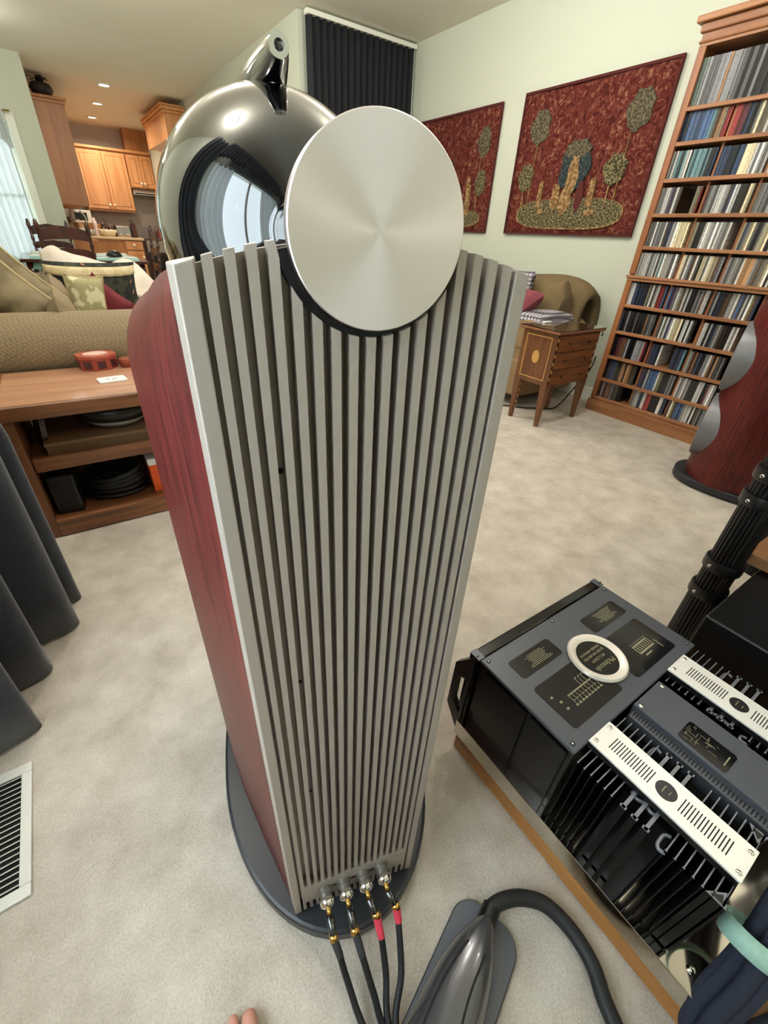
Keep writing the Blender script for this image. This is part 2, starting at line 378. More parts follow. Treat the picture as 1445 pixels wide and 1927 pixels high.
def make_speaker(label, loc, rotz, plugs=False):
    t = thing('loudspeaker', label, 'loudspeaker', loc, rotz, 'pair of floorstanding loudspeakers')
    # plinth
    P = []
    for k in range(64):
        a = 2*PI*k/64; c, s = math.cos(a), math.sin(a)
        ly = .305 if s < 0 else .365
        ex = 1.0 if s < 0 else .8
        P.append((.206*math.copysign(abs(c)**ex, c), .255+ly*math.copysign(abs(s)**ex, s)))
    MB().prism(P, .008, .045).build('plinth', M_plinth, t, bevel=.006, label='thick black oval plinth')
    for x, y in ((-.11, .1), (.11, .1), (-.11, .42), (.11, .42)):
        MB().lathe([(.012, 0), (.012, .008)], T(x, y, 0), 12).build('foot', M_black, t)
    # wooden wrap cabinet: closed plan contour, shoulders rounded over at the top
    left = [(-w, n) for n, w in HW]; right = [(w, n) for n, w in HW[::-1]]
    cont = left+[(0, .575)]+right
    def ztop(n): return .983-.035*smoothstep(.05, .33, n)-.05*smoothstep(.33, .57, n)
    R = []
    def ring(sc, zf):
        out = []
        for x, n in cont:
            c = .100; ax = abs(x)
            x2 = math.copysign(c+(ax-c)*sc, x) if ax > c else x
            n2 = n if n < .40 else .40+(n-.40)*(sc*.75+.25)
            out.append((x2, n2, zf(n)))
        return out
    R.append(ring(.97, lambda n: .045)); R.append(ring(1, lambda n: .055)); R.append(ring(1, lambda n: .45))
    for k in range(0, 11):
        a = PI/2*k/10
        R.append(ring(math.cos(a)**.62, lambda n, a=a: ztop(n)-.10+.10*math.sin(a)**.9))
    MB().rings(R).build('cabinet', M_red, t, 'angle', label='deep red veneered curved cabinet')
    # aluminium spine
    def arc(x): return .985+.0165*(1-(x/.1015)**2)
    MB().prism([(-.0985+.197*k/24, arc(-.0985+.197*k/24)-.003) for k in range(25)]+[(.0985, .058), (-.0985, .058)], -.021, -.0145, RX(PI/2)).build('spine_plate', M_alu, t)
    zc, rc = 1.003, .0525
    def fin(x0, x1, zb):
        N = 6; xs = [x0+(x1-x0)*i/N for i in range(N+1)]
        top = []
        for x in xs:
            z = arc(x)
            if abs(x) < rc: z = min(z, zc-math.sqrt(rc*rc-x*x))
            top.append((x, z))
        return top
    for k in range(17):
        x = -.0855+.0106875*k
        tp = fin(x-.00275, x+.00275, .055)
        MB().prism(tp+[(x+.00275, .056), (x-.00275, .056)], -.0148, 0, RX(PI/2)).build('fin', M_alu, t)
    for s in (-1, 1):
        xs = [s*.0915, s*.1015]
        m = MB()
        lo = [(s*.0915, 0), (s*.1015, 0), (s*.1062, .021), (s*.0915, .021)]
        for zz in (.052, None):
            pass
        vs = [(x, y, .051) for x, y in lo]+[(x, y, arc(min(.1015, abs(x)))-.0008*(y > 0)*0) for x, y in lo]
        fs = [(3, 2, 1, 0), (4, 5, 6, 7), (0, 1, 5, 4), (1, 2, 6, 5), (2, 3, 7, 6), (3, 0, 4, 7)]
        if s > 0: fs = [f[::-1] for f in fs]
        m.add(vs, fs).build('edge_fin', M_alu, t, bevel=.0008)
    MB().box(-.0855, .0855, -.0003, .0145, .086, .147).build('terminal_band', M_alu, t)
    for x, z in ((-.0588, .862), (-.0588, .63), (-.0588, .41), (.0588, .862), (.0588, .63)):
        MB().lathe([(.0022, 0), (.0022, .0008)], T(x, .0148, z) @ RX(PI/2), 10).build('screw_hole', M_blackmatt, t)
    # black crescent painting in the dark gap round the disc, and spun disc
    cr_o = []; cr_i = []
    for k in range(61):
        a = -PI-.02+(PI+.04)*k/60
        x, z = math.cos(a), math.sin(a)
        if zc+.0528*z < arc(.0528*x)-.003:
            cr_o.append((.0528*x, zc+.0528*z)); cr_i.append((.041*x, zc+.041*z))
    MB().prism(cr_o+cr_i[::-1], -.012, -.004, RX(PI/2)).build('collar', M_blackmatt, t)
    d = MB().lathe([(.0468, -.001), (.0474, -.0005), (.0474, .0085), (.0468, .0093), (.0002, .0093)], T(0, 0, 0) @ RX(PI/2), 96, True, True).build('end_disc', M_disc, t, 'angle', label='spun aluminium disc on the tail of the head')
    d.location = (0, 0, zc)
    # teardrop head: an ellipsoid carried on a narrow tail that ends in the disc
    zc2 = 1.0006
    def pf(n):
        return .1401*math.sqrt(max(0, 1-((n-.4416)/(.2261 if n < .4416 else .1531))**2))
    def rr(n):
        e = pf(n); l = .027+.02*math.exp(-n/.03)
        return max(l, e)
    prof = [(.040, -.002)]+[(rr(.2145*i/20), .2145*i/20) for i in range(21)]+[(rr(.2145+.311*(i/90)**1.5), .2145+.311*(i/90)**1.5) for i in range(1, 91)]
    MB().lathe(prof, T(0, 0, zc2) @ RX(-PI/2), 96).build('head', M_blackgloss, t, True, label='gloss black teardrop midrange head')
    rf = pf(.5255)
    MB().lathe([(rf+.001, .522), (rf+.003, .528), (rf+.001, .540), (rf-.010, .542), (rf-.010, .526)], T(0, 0, zc2) @ RX(-PI/2), 64, False, False).build('front_ring', M_chrome, t, True)
    MB().lathe([(rf-.009, .536), (.05, .517), (.012, .507), (.0, .512)], T(0, 0, zc2) @ RX(-PI/2), 48, False, False).build('midrange_cone', M_silver, t, True)
    # tweeter
    TM = T(0, .30, 1.143) @ RX(-PI/2)
    MB().lathe([(.0088, 0), (.0092, .002), (.0135, .03), (.0195, .08), (.0255, .14), (.029, .2), (.0295, .235), (.027, .24)], TM, 40).build('tweeter_body', M_blackgloss, t, True, label='gloss black tapered tweeter tube')
    c = MB().lathe([(.0092, .001), (.0092, -.002), (.0045, -.002), (.004, .004)], TM, 36, False, False).build('tweeter_cap', M_chrome, t, 'angle')
    MB().lathe([(.0045, .0015), (.001, .0015)], TM, 20).build('tweeter_vent', M_blackmatt, t)
    MB().rings([[(x, n, z) for x, n in [(.014*math.cos(a), .41+.065*math.sin(a)) for a in [2*PI*k/24 for k in range(24)]]] for z in (1.09, 1.135)]).build('tweeter_mount', M_blackgloss, t, 'angle')
    # woofer pods
    for z in (.285, .615):
        w = MB().lathe([(.155, .33), (.155, .575), (.151, .585), (.140, .587), (.130, .577), (.05, .557), (.0, .553)], T(0, 0, z) @ RX(-PI/2), 56, True, False).build('woofer_pod', mat('pod_grey', rgb(112, 112, 115), .42, .2) if 'pod_grey' not in bpy.data.materials else bpy.data.materials['pod_grey'], t, 'angle', label='silver grey woofer pod')
        MB().lathe([(.128, .5785), (.05, .5585), (.0, .5545)], T(0, 0, z) @ RX(-PI/2), 40, False, False).build('woofer_cone', M_black, w, True)
    # binding posts
    for x in XT:
        b = MB().lathe([(.0112, -.001), (.0112, .006), (.0095, .007), (.0095, .014)], T(x, 0, .117) @ RX(PI/2), 20).build('binding_post', mat('terminal_grey', rgb(120, 116, 110), .4, .6) if 'terminal_grey' not in bpy.data.materials else bpy.data.materials['terminal_grey'], t, 'angle')
        MB().lathe([(.008, .012), (.0112, .0145), (.0118, .019), (.0108, .0235), (.006, .0262)], T(x, 0, .117) @ RX(PI/2), 20).build('chrome_nut', M_chrome, b, True)
    for a, b_ in ((0, 1), (1, 2), (2, 3)):
        MB().box(XT[a]+.0125, XT[b_]-.0125, -.0012, .001, .113, .119).build('link_slot', M_blackmatt, t)
    return t
XT = [-.0515, -.0205, .012, .0435]
ANG = math.radians(-15.13)
e1 = Vector((math.cos(ANG), math.sin(ANG), 0)); n1 = Vector((-e1.y, e1.x, 0))
SPK = Vector((.0515, .251, 0))+e1*.0985
make_speaker('floorstanding loudspeaker seen from its finned silver back in the foreground', SPK, ANG, True)
c2 = Vector((2.635, .49, 0)); a2 = math.radians(15.13); n2 = Vector((-math.sin(a2), math.cos(a2), 0))
make_speaker('deep red loudspeaker standing in front of the CD bookcase', c2-n2*.27, a2)

# speaker cables: plugs point back toward the viewer, cables fall to the carpet
def spk_pt(x, n, z): return SPK+e1*x+n1*n+Vector((0, 0, z))
CAB = [
 ('black sleeved speaker cable, leftmost of the four', False, [(628,1765),(640,1800),(655,1850),(690,1945)]),
 ('black sleeved speaker cable, second from the left', False, [(668,1752),(682,1800),(703,1870),(728,1945)]),
 ('speaker cable with a long red sleeve, left of the two red ones', True, [(708,1722),(718,1765),(726,1830),(736,1945)]),
 ('speaker cable with a short red sleeve, rightmost of the four', True, [(745,1705),(752,1745),(755,1830),(748,1945)])]
for i, (lb, red, px) in enumerate(CAB):
    p0 = spk_pt(XT[i], -.026, .117)
    t = thing('speaker_cable', lb, 'cable', (0, 0, 0), 0, 'speaker cables at the terminals')
    p1 = spk_pt(XT[i]+.0005, -.034, .115); 
    q = [atz(u, v, z) for (u, v), z in zip(px, (.095, .075, .04, .012))]
    d = (q[0]-p1).normalized(); L = (q[0]-p1).length
    MB().tube([p0, p1], .0036, 14, False).build('gold_pin', M_gold, t, True)
    MB().tube([p1, p1+d*.022, p1+d*.024, q[0]-d*.004], lambda s: .0058 if s < .5 else .0063, 16, False).build('barrel', M_blackgloss, t, True)
    MB().tube([q[0]-d*.0055, q[0]+d*.0035], .0067, 16, False).build('gold_collar', M_gold, t, True)
    d2 = (q[1]-q[0]).normalized()
    e = q[0]+(q[1]-q[0])*(1.0 if i != 3 else .75)
    MB().tube([q[0]+d*.0015, q[0]+d2*.012, e], lambda s: .0066-.0010*s, 16).build('sleeve', M_heat_red if red else M_heat_grey, t, True, label='red heat shrink sleeve' if red else 'dark grey heat shrink sleeve')
    pts = [e-d2*.004, q[1], q[2], q[3], q[3]+Vector((.02, -.08, -.003)), q[3]+Vector((.06, -.25, -.005))]
    if i == 3: pts = [e-d2*.004]+pts[2:]
    MB().tube(pts, .0051, 14).build('jacket', M_rubber, t, True)

# ------------------------------------------------------------------ glossy mains connector on a plate, thick cord
ax = Vector((-.94, -.34, 0)).normalized(); pv = Vector((.34, -.94, 0)).normalized()
TIP = Vector((.315, .078, 0))
t = thing('power_distributor', 'glossy gunmetal power distributor lying on a grey plate on the carpet', 'power strip', TIP, math.atan2(ax.y, ax.x))
# local x along the axis, local y = left of axis ; pv corresponds to +y or -y
sg = 1 if (RZ(math.atan2(ax.y, ax.x)) @ Vector((0, 1, 0))).dot(pv) > 0 else -1
def rrect(x0, x1, y0, y1, r, n=8):
    P = []
    for cx_, cy_, a0 in ((x1-r, y1-r, 0), (x0+r, y1-r, PI/2), (x0+r, y0+r, PI), (x1-r, y0+r, 3*PI/2)):
        for k in range(n+1):
            a = a0+PI/2*k/n; P.append((cx_+r*math.cos(a), cy_+r*math.sin(a)))
    return P
pl = rrect(-.018, .36, -.046, .066, .036)
pl = [(x, y*sg) for x, y in pl]
MB().prism(pl, .006, .012).build('base_plate', mat('plate_grey', rgb(88, 90, 96), .5, .3), t)
MB().prism([((x-.16)*1.008+.16, (y-.01*sg)*1.03+.01*sg) for x, y in pl], .002, .0085).build('plate_edge', M_black, t)
def pw(s):  # half width, height along the axis
    w = .013+.038*(1-math.exp(-max(0, s)/.055)) if s < .2 else .050-.030*smoothstep(.22, .34, s)
    h = .030+.034*(1-math.exp(-max(0, s+.004)/.06)) if s < .2 else .063-.03*smoothstep(.22, .34, s)
    return w, h
def psurf(s, a):
    w, h = pw(s); ca = math.cos(a)
    return Vector((s, sg*(.006+w*math.copysign(abs(ca)**.85, ca)), .012+h*abs(math.sin(a))**.8))
R = [[psurf(-.004+.345*i/48, PI*k/28) for k in range(29)] for i in range(49)]
MB().rings(R).build('housing', mat('gunmetal_gloss', rgb(104, 104, 108), .27, .7, .6), t, 'angle')
for lab, a0, a1 in (('a', 1.25, .95), ('b', 1.95, 2.3)):
    MB().tube([psurf(.05+.28*k/14, a0+(a1-a0)*smoothstep(0, 1, k/14)+.12*math.sin(k*.5)) for k in range(15)], .0017, 8).build('groove', M_blackmatt, t, True)
MB().lathe([(.0155, -.016), (.0155, .012)], T(-.006, .006*sg, .028) @ RY(PI/2), 24).build('cord_gland', M_black, t, 'angle')
pts = [(.316, .074, .03), (.335, .079, .03), (.362, .074, .03), (.394, .058, .026), (.423, .029, .02), (.435, -.017, .015), (.428, -.063, .014), (.405, -.105, .014), (.38, -.19, .014), (.35, -.4, .014)]
tag(MB().tube(pts, .0125, 18, sub=8).build('power_cable', M_rubber, None, True), 'thick black power cord arching across the carpet from the power distributor', 'cord')

# ------------------------------------------------------------------ amplifier on its platform
t = thing('amplifier_platform', 'low golden wood platform under the power amplifier', 'platform', (.76, -.06, 0))
px0, px1, py0, py1 = -.275, .265, -.42, .40
MB().box(px0, px0+.028, py0, py1, .0, .045).build('rail', M_plat, t, bevel=.003)
MB().box(px1-.028, px1, py0, py1, .0, .045).build('rail', M_plat, t, bevel=.003)
MB().box(px0+.028, px1-.028, py0, py0+.028, .0, .045).build('rail', M_plat, t, bevel=.003)
MB().box(px0+.028, px1-.028, py1-.028, py1, .0, .045).build('rail', M_plat, t, bevel=.003)
MB().box(px0+.02, px1-.02, py0+.02, py1-.02, .006, .036).build('deck', wood('deck_wood', rgb(150, 104, 60), rgb(178, 132, 84), .45, 'Y', 8), t)

A = thing('power_amplifier', 'black power amplifier with round badge and two white vent strips', 'amplifier', (0, 0, 0))
# polished tray
MB().box(.482, .943, -.170, .345, .052, .100).build('steel_tray', M_steel, A, bevel=.001, label='polished steel chassis base')
for x in (.53, .90):
    for y in (-.12, .29): MB().lathe([(.02, .046), (.018, .052)], T(x, y, 0), 16).build('foot', M_black, A)
MB().box(.505, .925, .1185, .336, .1, .292).build('transformer_case', M_black, A, bevel=.002)
MB().box(.499, .503, .128, .205, .1, .285).box(.499, .503, .214, .318, .1, .285).build('side_panel', M_black, A)
MB().box(.50, .927, .117, .336, .292, .300).build('top_plate', M_slate, A, bevel=.0025, label='slate blue steel top plate')
MB().box(.497, .93, .338, .362, .058, .298).build('front_panel', M_glassblack, A, bevel=.003)
MB().box(.497, .514, .336, .362, .2985, .3005).build('corner_cap', M_slate, A)
MB().box(.912, .93, .336, .362, .2985, .3005).build('corner_cap', M_slate, A)
for xh in (.4925, .921):
    H1 = [(.345, .302), (.388, .245), (.390, .105), (.350, .032), (.345, .032)]
    m = MB(); Mh = T(xh, 0, 0) @ Matrix(((0, 0, 1, 0), (1, 0, 0, 0), (0, 1, 0, 0), (0, 0, 0, 1)))
    inn = [(.352, .225), (.376, .215), (.376, .13), (.352, .105)]
    O = [(.345, .302), (.388, .245), (.390, .105), (.345, .040)]
    vs = [Mh @ Vector((p[0], p[1], z)) for z in (0, .014) for p in O+inn]
    fs = []
    for i in range(4):
        j = (i+1) % 4
        fs += [(i, j, 4+j, 4+i), (8+j, 8+i, 12+i, 12+j), (j, i, 8+i, 8+j), (4+i, 4+j, 12+j, 12+i)]
    m.add(vs, fs).build('handle', mat('handle_bronze_black', rgb(52, 44, 42), .4, .3) if 'handle_bronze_black' not in bpy.data.materials else bpy.data.materials['handle_bronze_black'], A)
# printed glass windows on the top plate
PAN = [[(.541,.302),(.662,.302),(.662,.258),(.541,.258)], [(.768,.294),(.892,.294),(.892,.252),(.768,.252)],
       [(.736,.232),(.887,.232),(.887,.139),(.736,.139)], [(.538,.235),(.688,.235),(.688,.142),(.538,.142)]]
for k, P in enumerate(PAN):
    x0, y1 = P[0]; x1, y0 = P[2]
    p = MB().prism(rrect(x0, x1, y0, y1, .007, 5), .2996, .3008).build('window_panel', M_glassblack, A)
    g = MB(); z0, z1 = .3008, .3011
    rnd = random.Random(k)
    if k < 2:
        yy = y0+.009
        while yy < y1-.008:
            L = rnd.uniform(.03, .07); c = x0+(x1-x0)*.55; g.box(c-L/2, c+L/2, yy, yy+.0012, z0, z1); yy += .0035
    elif k == 3:
        xx = x0+.045; g.box(xx-.001, xx+.085, y0+.047, y0+.0495, z0, z1)
        for j in range(9):
            x = xx+j*.0093; g.box(x, x+.001, y0+.028, y0+.047, z0, z1); g.box(x-.003, x+.0035, y0+.026, y0+.029, z0, z1); g.box(x, x+.006, y0+.036, y0+.0375, z0, z1)
        for j in range(5):
            x = xx+.042+j*.0093; g.box(x, x+.001, y0+.0495, y0+.066, z0, z1); g.box(x, x+.006, y0+.064, y0+.066, z0, z1)
        for dx, dy in ((.02, .03), (.02, .045), (.012, .06)): g.box(x0+dx, x0+dx+.006, y0+dy, y0+dy+.004, z0, z1)
        g.box(x1-.016, x1-.0135, y0+.03, y0+.06, z0, z1)
    else:
        xx = x0+.062
        g.box(xx, xx+.052, y0+.046, y0+.049, z0, z1).box(xx, xx+.052, y0+.028, y0+.031, z0, z1)
        for j in range(8):
            x = xx+j*.0072; g.box(x, x+.0022, y0+.031, y0+.046, z0, z1); g.box(x, x+.003, y0+.052, y0+.054, z0, z1)
        g.box(xx+.008, xx+.03, y0+.020, y0+.0225, z0, z1).box(xx+.062, xx+.064, y0+.014, y0+.036, z0, z1)
    g.build('print', M_print, p)
for x, y in ((.512, .325), (.715, .326), (.914, .324), (.512, .130), (.914, .130)):
    s = MB().lathe([(.0042, 0), (.0042, .0008), (.003, .0014)], T(x, y, .2998), 14).build('screw', M_black, A, True)
    MB().lathe([(.0022, .0014), (.0012, .0017)], T(x, y, .2998), 10).build('screw_head', M_chrome, s, True)
# round badge
BC = (.709, .2115)
MB().lathe([(.0445, 0), (.0575, 0), (.059, .004), (.056, .0085), (.050, .0085), (.0415, .003)], T(BC[0], BC[1], .300), 64, False, False).build('badge_ring', M_ring, A, 'angle', label='pearl white badge ring')
bd = MB().lathe([(.042, 0), (.042, .0028)], T(BC[0], BC[1], .3003), 48).build('badge_face', M_glassblack, A)
for body, dy, sz in (('McIntosh', -.019, .0155), ('MC1.25KW', -.002, .0085), ('QUAD BALANCED', .0085, .0078), ('POWER AMPLIFIER', .0185, .0074)):
    text_part('lettering', body, M_print, bd, T(BC[0], BC[1]+dy+sz*.35, .3032) @ RZ(PI), sz)
# heatsinks with monogram castings, white vent strips
def heatsink(x0, x1, xs0, xs1, mono):
    n = 19; y0, y1 = -.108, .108
    for k in range(n):
        y = y1-(y1-y0)*k/(n-1)
        if 6 <= k <= 11: continue
        f = MB().box(x0, x1, y-.0009, y+.0009, .105, .2885).build('fin', M_fin, A)
        MB().box(x0, x1, y-.0009, y+.0009, .2885, .2890).box(x0, x0+.0014, y-.0018, y+.0018, .2885, .2892).build('fin_edge', M_finedge, f)
    # monogram castings on either side of the strip (vertical extrusions)
    for sgn, xo in ((-1, x0), (1, x1)):
        xm = xs0+.004 if sgn < 0 else xs1-.004
        yc = .012
        for j in range(3):
            y = yc+.021*(1-j)*sgn*-1*-1
            y = yc+.0175*(1-j)
            g = MB().box(xo, xm, y-.0026, y+.0026, .105, .289)
            g.box(xo-.0005 if sgn < 0 else xo-.005, xo+.005 if sgn < 0 else xo+.0005, y-.0048, y+.0048, .105, .289)
            g.build('monogram_bar', M_fin, A)
            MB().box(xo, xm, y-.0026, y+.0026, .289, .2895).box(xo-.0005 if sgn < 0 else xo-.005, xo+.005 if sgn < 0 else xo+.0005, y-.0048, y+.0048, .289, .2895).build('monogram_top', M_finedge, A)
        g = MB().tube([(xm, yc+.022, .279), (xm-.006*-sgn*0-.004*sgn*-1, yc+.012, .279), (xm, yc+.001, .279), (xm-.004*sgn*-1, yc-.010, .279), (xm, yc-.019, .279)], .0035, 8)
        g.build('monogram_arch', M_finedge, A, True)
        yc2 = -.030 if sgn < 0 else .046
        pts = [(xo+(xm-xo)*f, yc2+dy, .279) for f, dy in ((.05, -.007), (.0, .0), (.1, .0045), (.35, .0055), (.6, .0045), (.72, -.002))]
        MB().tube(pts, .0028, 8).build('monogram_letter', M_finedge, A, True)
    MB().box(x0+.045, x1-.03, -.038, .044, .1, .262).build('core', M_fin, A)
    # strip
    st = MB().box(xs0, xs1, y0-.002, y1+.010, .3005, .3045).build('vent_strip', M_silver, A, bevel=.0006, label='white vent strip')
    yc = (y0-.002+y1+.010)/2; xc = (xs0+xs1)/2
    MB().box(xs0, xs1, y0, y1+.008, .289, .3005).build('strip_rail', M_black, A)
    for s in (-1, 1):
        for j in range(15):
            y = yc+s*(.0235+j*.0046)
            MB().box(xc-.014, xc+.014, y-.0008, y+.0008, .3043, .3047).build('slot', M_blackmatt, st)
        for sx in (-1, 1):
            MB().lathe([(.0042, 0), (.0042, .0006), (.0028, .0012)], T(xc+sx*(xs1-xs0)*.33, yc+s*.107, .3043), 14).build('screw', M_chrome, st, True)
    em = MB().lathe([(.0155, 0), (.0155, .0006)], T(xc, yc, .3043), 28).build('emblem', M_black, st)
    MB().box(xc-.007, xc+.007, yc+.003, yc+.0045, .3049, .3052).box(xc-.004, xc+.004, yc-.006, yc-.005, .3049, .3052).build('emblem_print', M_print, em)
    for s in (-1, 1):
        # triangular end brackets
        xo = x0 if s < 0 else x1
        tri = [(xo, -.088), (xo, -.113), (xo-s*.022, -.106)]
        b = MB().prism(tri, .105, .2885).build('corner_bracket', M_fin, A); MB().prism(tri, .2885, .289).build('bracket_top', M_finedge, b)
        MB().prism([(xo-s*.003, -.093), (xo-s*.003, -.108), (xo-s*.015, -.104)], .289, .2895).build('bracket_recess', M_black, b)
heatsink(.500, .645, .538, .600, True)
heatsink(.790, .930, .805, .872, True)
MB().box(.500, .645, -.002-.108, -.108, .1, .289).box(.64, .665, -.11, .113, .1, .26).build('heatsink_wall', M_fin, A)
MB().box(.675, .768, -.115, .114, .105, .2995).build('centre_cover', M_slate, A, bevel=.002, label='slate blue steel centre cover')
cb = MB().box(.655, .676, -.115, .108, .105, .288).build('comb_rail', M_slate, A)
for k in range(40):
    y = .104-k*.0054
    MB().box(.660, .672, y-.0012, y+.0012, .2879, .2883).build('comb_slot', M_blackmatt, cb)
MB().box(.768, .79, -.11, .113, .105, .25).build('gap_filler', M_black, A)
p = MB().prism(rrect(.682, .730, -.037, .040, .006, 5), .2993, .3003).build('window_panel', M_glassblack, A)
g = MB(); rnd = random.Random(3)
for k in range(26):
    x = rnd.uniform(.688, .722); y = rnd.uniform(-.018, .034); L = rnd.uniform(.004, .014)
    if k % 2: g.box(x, min(x+L, .726), y, y+.0006, .3003, .3005)
    else: g.box(x, x+.0006, y, min(y+L, .037), .3003, .3005)
g.box(.694, .718, -.030, -.028, .3003, .3005).build('print', M_print, p)
for x in (.683, .76): MB().lathe([(.0042, 0), (.0042, .0006), (.0026, .0014)], T(x, .104, .2995), 14).build('screw', M_chrome, A, True)
MB().lathe([(.006, 0), (.006, .0015), (.003, .003)], T(.512, -.142, .1), 14).build('base_bolt', M_chrome, A, True)

# navy cable bundle behind the amplifier with a mint strap
t = thing('cable_bundle', 'thick navy cable bundle held by a mint green strap beside the amplifier', 'cable bundle', (.5, -.16, .06))
o_ = Vector((.5, -.16, .06))
M_navy = mat('navy_braid', rgb(34, 40, 58), .8, bump=.4, bscale=700)
for j, (dx, dy, dz) in enumerate(((0, 0, 0), (.016, -.016, .004), (-.010, -.016, .010), (.008, -.03, .012), (.02, .004, .016))):
    q = [Vector(p)+Vector((dx, dy, dz))-o_ for p in ((.80, -.137, .31), (.70, -.147, .285), (.60, -.157, .225), (.535, -.165, .155), (.487, -.165, .095), (.462, -.172, .068), (.468, -.20, .058), (.54, -.24, .05), (.66, -.28, .05))]
    MB().tube(q, .0105, 12).build('cable', M_navy, t, True)
sm = []
c = Vector((.562, -.162, .193))-o_; d = Vector((.60-.535, .01, .07)).normalized(); u = d.orthogonal().normalized(); w = d.cross(u)
R = [[c+d*s+(u*math.cos(2*PI*k/24)*.036+w*math.sin(2*PI*k/24)*.036) for k in range(24)] for s in (-.014, .014)]
MB().rings(R, False, False).build('strap', mat('mint_strap', rgb(156, 192, 176), .8, var=.25, vscale=120), t, True, solid=.002, label='mint green fabric strap')

# ------------------------------------------------------------------ equipment rack
t = thing('equipment_rack', 'black equipment rack with ridged round pillars and wooden shelf', 'rack', (1.62, .0, 0))
for x, y in ((-.285, .215), (.285, .215), (-.285, -.33), (.285, -.33)):
    P = []
    for k in range(72):
        a = 2*PI*k/72; r = .040 if k % 3 else .0365
        P.append((x+r*math.cos(a), y+r*math.sin(a)))
    p = MB().prism(P, 0, 1.05).build('pillar', M_black, t)
    for z in (.17, .265, .475, .545, .78, .86):
        MB().lathe([(.041, z), (.0465, z), (.0475, z+.004), (.0475, z+.028), (.0465, z+.032), (.041, z+.032)], T(x, y, 0), 36, False, False).build('collar', M_black, p, 'angle')
        MB().lathe([(.005, 0), (.005, .003), (.003, .004)], T(x-.0445, y+.018, z+.016) @ RY(-PI/2), 14).build('bolt', M_chrome, p, True)
MB().box(-.245, .245, -.33, .19, .292, .325).build('shelf', wood('rack_shelf', rgb(128, 88, 58), rgb(160, 114, 78), .4, 'X', 9), t, bevel=.002)
MB().box(-.245, .245, -.33, .19, .60, .63).build('shelf', M_black, t, bevel=.002)
MB().box(-.245, .245, -.33, .19, .95, .98).build('shelf', M_black, t, bevel=.002)
for z in (.30, .61, .96):
    MB().box(-.285, .285, .195, .235, z-.012, z+.012).build('cross_bar', M_black, t)
    MB().box(-.285, .285, -.35, -.31, z-.012, z+.012).build('cross_bar', M_black, t)
k = thing('audio_component', 'black audio component on the wooden rack shelf', 'audio component', (1.62, -.06, .325))
MB().box(-.22, .22, -.2, .2, .012, .14).build('case', M_black, k, bevel=.003)
for x in (-.18, .18):
    for y in (-.17, .17): MB().lathe([(.016, 0), (.016, .012)], T(x, y, 0), 16).build('foot', M_chrome, k)
for z in (.05, .11): MB().lathe([(.006, 0), (.006, .012)], T(-.22, -.02, z) @ RY(-PI/2), 14).build('connector', M_chrome, k)
k = thing('audio_component', 'large black power unit on the floor under the rack', 'audio component', (1.50, -.04, 0))
MB().box(-.43, .20, -.24, .19, .012, .282).build('case', M_black, k, bevel=.004)
for x in (-.38, .16):
    for y in (-.2, .15): MB().lathe([(.018, 0), (.018, .012)], T(x, y, 0), 16).build('foot', M_black, k)

# ------------------------------------------------------------------ floor register
t = thing('floor_register', 'white floor register grille set in the carpet', 'floor vent', (-.43, .677, 0))
f = MB(); x0, x1, y0, y1 = -.107, .107, -.135, .135
f.box(x0, x1, y0, y0+.022, 0, .006).box(x0, x1, y1-.022, y1, 0, .006).box(x0, x0+.018, y0+.022, y1-.022, 0, .006).box(x1-.018, x1, y0+.022, y1-.022, 0, .006)
f.build('frame', M_ventm, t, bevel=.002)
MB().box(x0+.018, x1-.018, y0+.022, y1-.022, .0005, .0012).build('duct', M_darkvoid, t)
for k in range(20):
    y = y0+.028+k*.0113
    MB().box(x0+.018, x1-.018, -.0006, .0006, -.0035, .0035, T(0, y, .004) @ RX(.7)).build('louvre', M_ventm, t)
MB().box(-.002, .002, y0+.022, y1-.022, .001, .005).build('divider', M_ventm, t)
# ------------------------------------------------------------------ drapes
def drape(name, label, path, z0, z1, amp, folds, m, cat='curtain', seed=1, solid=.004, flare=.0, hem=0.):
    """path: (x0,y0)->(x1,y1); folds push along the normal"""
    (xa, ya), (xb, yb) = path; d = Vector((xb-xa, yb-ya, 0)); L = d.length; d.normalize(); nn = Vector((-d.y, d.x, 0))
    rnd = random.Random(seed); ph = [rnd.uniform(0, 6) for _ in range(4)]
    def fn(u, v):
        w = math.sin(2*PI*folds*u+ph[0]+.5*math.sin(3*v+ph[1]))+.35*math.sin(2*PI*folds*2.3*u+ph[2])*(1-v)
        a = amp*(1.0+flare*(1-v))
        p = Vector((xa, ya, 0))+d*(L*u)+nn*(a*w)
        return (p.x, p.y, z0+(z1-z0)*v+hem*(1-v)**6*math.sin(2*PI*folds*u+ph[3])*.5)
    return fn
